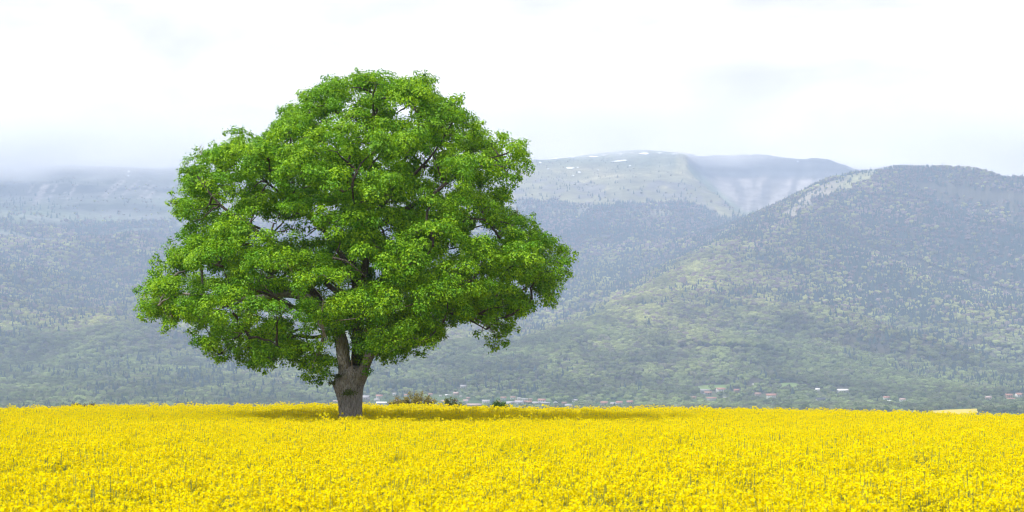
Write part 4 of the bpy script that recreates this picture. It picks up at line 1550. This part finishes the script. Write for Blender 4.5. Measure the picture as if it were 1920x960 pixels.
# the leaves
LP, LN, LCl = [], [], []
for ci, (c, o_, r_) in enumerate(zip(clP, clO, clR)):
    m = max(9, int(48 * (r_ / 0.48) ** 2))
    d = rand_dirs(m * 2, rt)
    d = d[d @ o_ > -0.45][:m]
    P = c + d * np.array([1.0, 1.0, 0.60]) * r_ * (0.62 + 0.45 * rt.random((len(d), 1)))
    k = 4
    off = rt.normal(size=(len(d), k, 3)) * 0.075
    PP = (P[:, None] + off).reshape(-1, 3)
    NN = (d[:, None] * 0.75 + np.array([0, 0, 0.55]) + 0.62 * rand_dirs(len(d) * k, rt).reshape(len(d), k, 3)).reshape(-1, 3)
    LP.append(PP); LN.append(NN); LCl.append(np.full(len(PP), ci))
LP, LN, LCl = np.concatenate(LP), np.concatenate(LN), np.concatenate(LCl)
LN /= np.linalg.norm(LN, axis=1, keepdims=True)
nL = len(LP)
Ln = rt.uniform(0.075, 0.165, nL)
out_d = LP - clP[LCl]
out_d /= np.linalg.norm(out_d, axis=1, keepdims=True) + 1e-6
V, T = leaf_quads(LP, LN, Ln, Ln * rt.uniform(0.5, 0.75, nL), rt, direc=out_d - np.array([0, 0, 0.25]))
me = mesh_np("crown", V, T)
cj = rt.random(len(clP))[LCl][:, None]
lj = rt.random((nL, 1))
green = np.array([0.115, 0.325, 0.009]); young = np.array([0.335, 0.55, 0.012]); deep = np.array([0.065, 0.20, 0.008])
mixy = np.clip(0.28 + 0.7 * (cj - 0.4) + 0.45 * (lj - 0.4), 0, 1)
C = green * (1 - mixy) + young * mixy
C = np.where(lj < 0.24, deep, C) * (0.85 + 0.3 * rt.random((nL, 1)))
set_color(me, "Col", np.repeat(C, 4, 0))
M_oakleaf = leaf_mat("oak_leaf", "Col", trans=0.30, rough=0.45, tcol=(1.3, 1.2, 0.4), spec=0.25)
me.materials.append(M_oakleaf)
crown = mesh_obj("crown", me, None, oak)
crown["kind"] = "stuff"
print("leaves", nL, "clumps", len(clP), "boughs", len(boughs))

# mossy tufts of epicormic shoots on the trunk
for k, (px_, py_, dy_, rr) in enumerate([(626, 718, -.45, .28), (636, 705, -.75, .2), (659, 735, -.80, .3), (654, 738, -.84, .2), (676, 700, -.6, .25), (672, 676, -.5, .35), (680, 655, -.5, .35)]):
    c = tp(px_, py_, dy_)
    m = 160
    P = c + rt.normal(size=(m, 3)) * np.array([rr, 0.10, rr * 0.5]) * 0.5
    Nn = rand_dirs(m, rt) + np.array([0, -0.6, 0.5]); Nn /= np.linalg.norm(Nn, axis=1, keepdims=True)
    Ls = rt.uniform(0.05, 0.11, m)
    V, T = leaf_quads(P, Nn, Ls, Ls * 0.6, rt)
    me = mesh_np("shoot_tuft", V, T)
    set_color(me, "Col", np.repeat(np.array([0.10, 0.14, 0.02]) * (0.6 + 0.8 * rt.random((m, 1))), 4, 0))
    me.materials.append(M_moss)
    o = mesh_obj("shoot_tuft", me, None, oak)
    o["kind"] = "stuff"


# ------------------------------------------------------------------ air: haze over the whole country, low cloud on the summits
def volume_box(name, x0, x1, y0, y1, z0, z1):
    V, Fq = box_faces(x0, x1, y0, y1, z0, z1)
    me = mesh_np(name, V, np.array(Fq))
    m = bpy.data.materials.new(name)
    m.use_nodes = True
    n, l = m.node_tree.nodes, m.node_tree.links
    n.clear()
    out = n.new("ShaderNodeOutputMaterial")
    pv = n.new("ShaderNodeVolumePrincipled")
    l.new(pv.outputs[0], out.inputs["Volume"])
    me.materials.append(m)
    return mesh_obj(name, me), m, n, l, pv


haze, m, n, l, pv = volume_box("haze", -34000, 34000, -32000, 32000, -60, 1480)
pv.inputs["Color"].default_value = (0.56, 0.71, 1.0, 1)
pv.inputs["Density"].default_value = 1.12e-4
pv.inputs["Anisotropy"].default_value = 0.0
tag(haze, "thin blue haze between the field and the mountains", "haze", kind="stuff")

USE_SUMMIT_CLOUD = True
if USE_SUMMIT_CLOUD:
    summit_cloud, m, n, l, pv = volume_box("summit_cloud", -7000, 7000, 7300, 10400, 1000, 1460)  # low cloud bank on the summits, its box set inside the haze
    pv.inputs["Color"].default_value = (0.97, 0.98, 1.0, 1)
    geo = n.new("ShaderNodeNewGeometry")
    sep = n.new("ShaderNodeSeparateXYZ")
    l.new(geo.outputs["Position"], sep.inputs[0])
    ns = n.new("ShaderNodeTexNoise")
    ns.inputs["Scale"].default_value = 1.0 / 780
    ns.inputs["Detail"].default_value = 5
    ns.inputs["Roughness"].default_value = 0.55
    l.new(geo.outputs["Position"], ns.inputs["Vector"])
    cv = n.new("ShaderNodeFloatCurve")     # base height of the cloud along the range
    mrx = n.new("ShaderNodeMapRange")
    mrx.inputs[1].default_value = -7000
    mrx.inputs[2].default_value = 7000
    l.new(sep.outputs["X"], mrx.inputs[0])
    c = cv.mapping.curves[0]
    # heights coded (z-1000)/500
    pts = [(0.0, 0.12), (0.30, 0.15), (0.42, 0.22), (0.49, 0.42), (0.56, 0.46), (0.62, 0.51), (0.66, 0.36), (0.72, 0.15), (1.0, 0.13)]
    c.points[0].location = pts[0]
    c.points[1].location = pts[-1]
    for p in pts[1:-1]:
        c.points.new(*p)
    cv.mapping.update()
    l.new(mrx.outputs[0], cv.inputs["Value"])

    def math_n(op, a, b=None):
        x = n.new("ShaderNodeMath")
        x.operation = op
        for i_, v_ in enumerate((a, b)):
            if v_ is None: continue
            if isinstance(v_, (int, float)): x.inputs[i_].default_value = v_
            else: l.new(v_, x.inputs[i_])
        return x.outputs[0]
    base_z = math_n('ADD', math_n('MULTIPLY', cv.outputs[0], 500.0), 1000.0)
    wob = math_n('MULTIPLY', math_n('SUBTRACT', ns.outputs["Fac"], 0.5), 420.0)
    hgt_ = math_n('ADD', math_n('SUBTRACT', sep.outputs["Z"], base_z), wob)
    mr = n.new("ShaderNodeMapRange")
    mr.interpolation_type = 'SMOOTHSTEP'
    mr.inputs[1].default_value = -50
    mr.inputs[2].default_value = 170
    l.new(hgt_, mr.inputs[0])
    mt = n.new("ShaderNodeMapRange")        # thins out upwards
    mt.interpolation_type = 'SMOOTHSTEP'
    mt.inputs[1].default_value = 1240
    mt.inputs[2].default_value = 1440
    mt.inputs[3].default_value = 1.0
    mt.inputs[4].default_value = 0.0
    mt2 = n.new("ShaderNodeMapRange")
    mt2.inputs[1].default_value = 1360
    mt2.inputs[2].default_value = 1458
    mt2.inputs[3].default_value = 1.0
    mt2.inputs[4].default_value = 0.0
    l.new(sep.outputs["Z"], mt2.inputs[0])
    l.new(math_n('SUBTRACT', sep.outputs["Z"], math_n('MULTIPLY', math_n('SUBTRACT', ns.outputs["Fac"], 0.6), 420.0)), mt.inputs[0])
    l.new(math_n('MULTIPLY', math_n('MULTIPLY', mr.outputs[0], math_n('MULTIPLY', mt2.outputs[0], mt.outputs[0])), 0.0040), pv.inputs["Density"])
    tag(summit_cloud, "low white cloud lying over the mountain summits", "summit_cloud", kind="stuff")
    m.cycles.volume_step_rate = 0.6
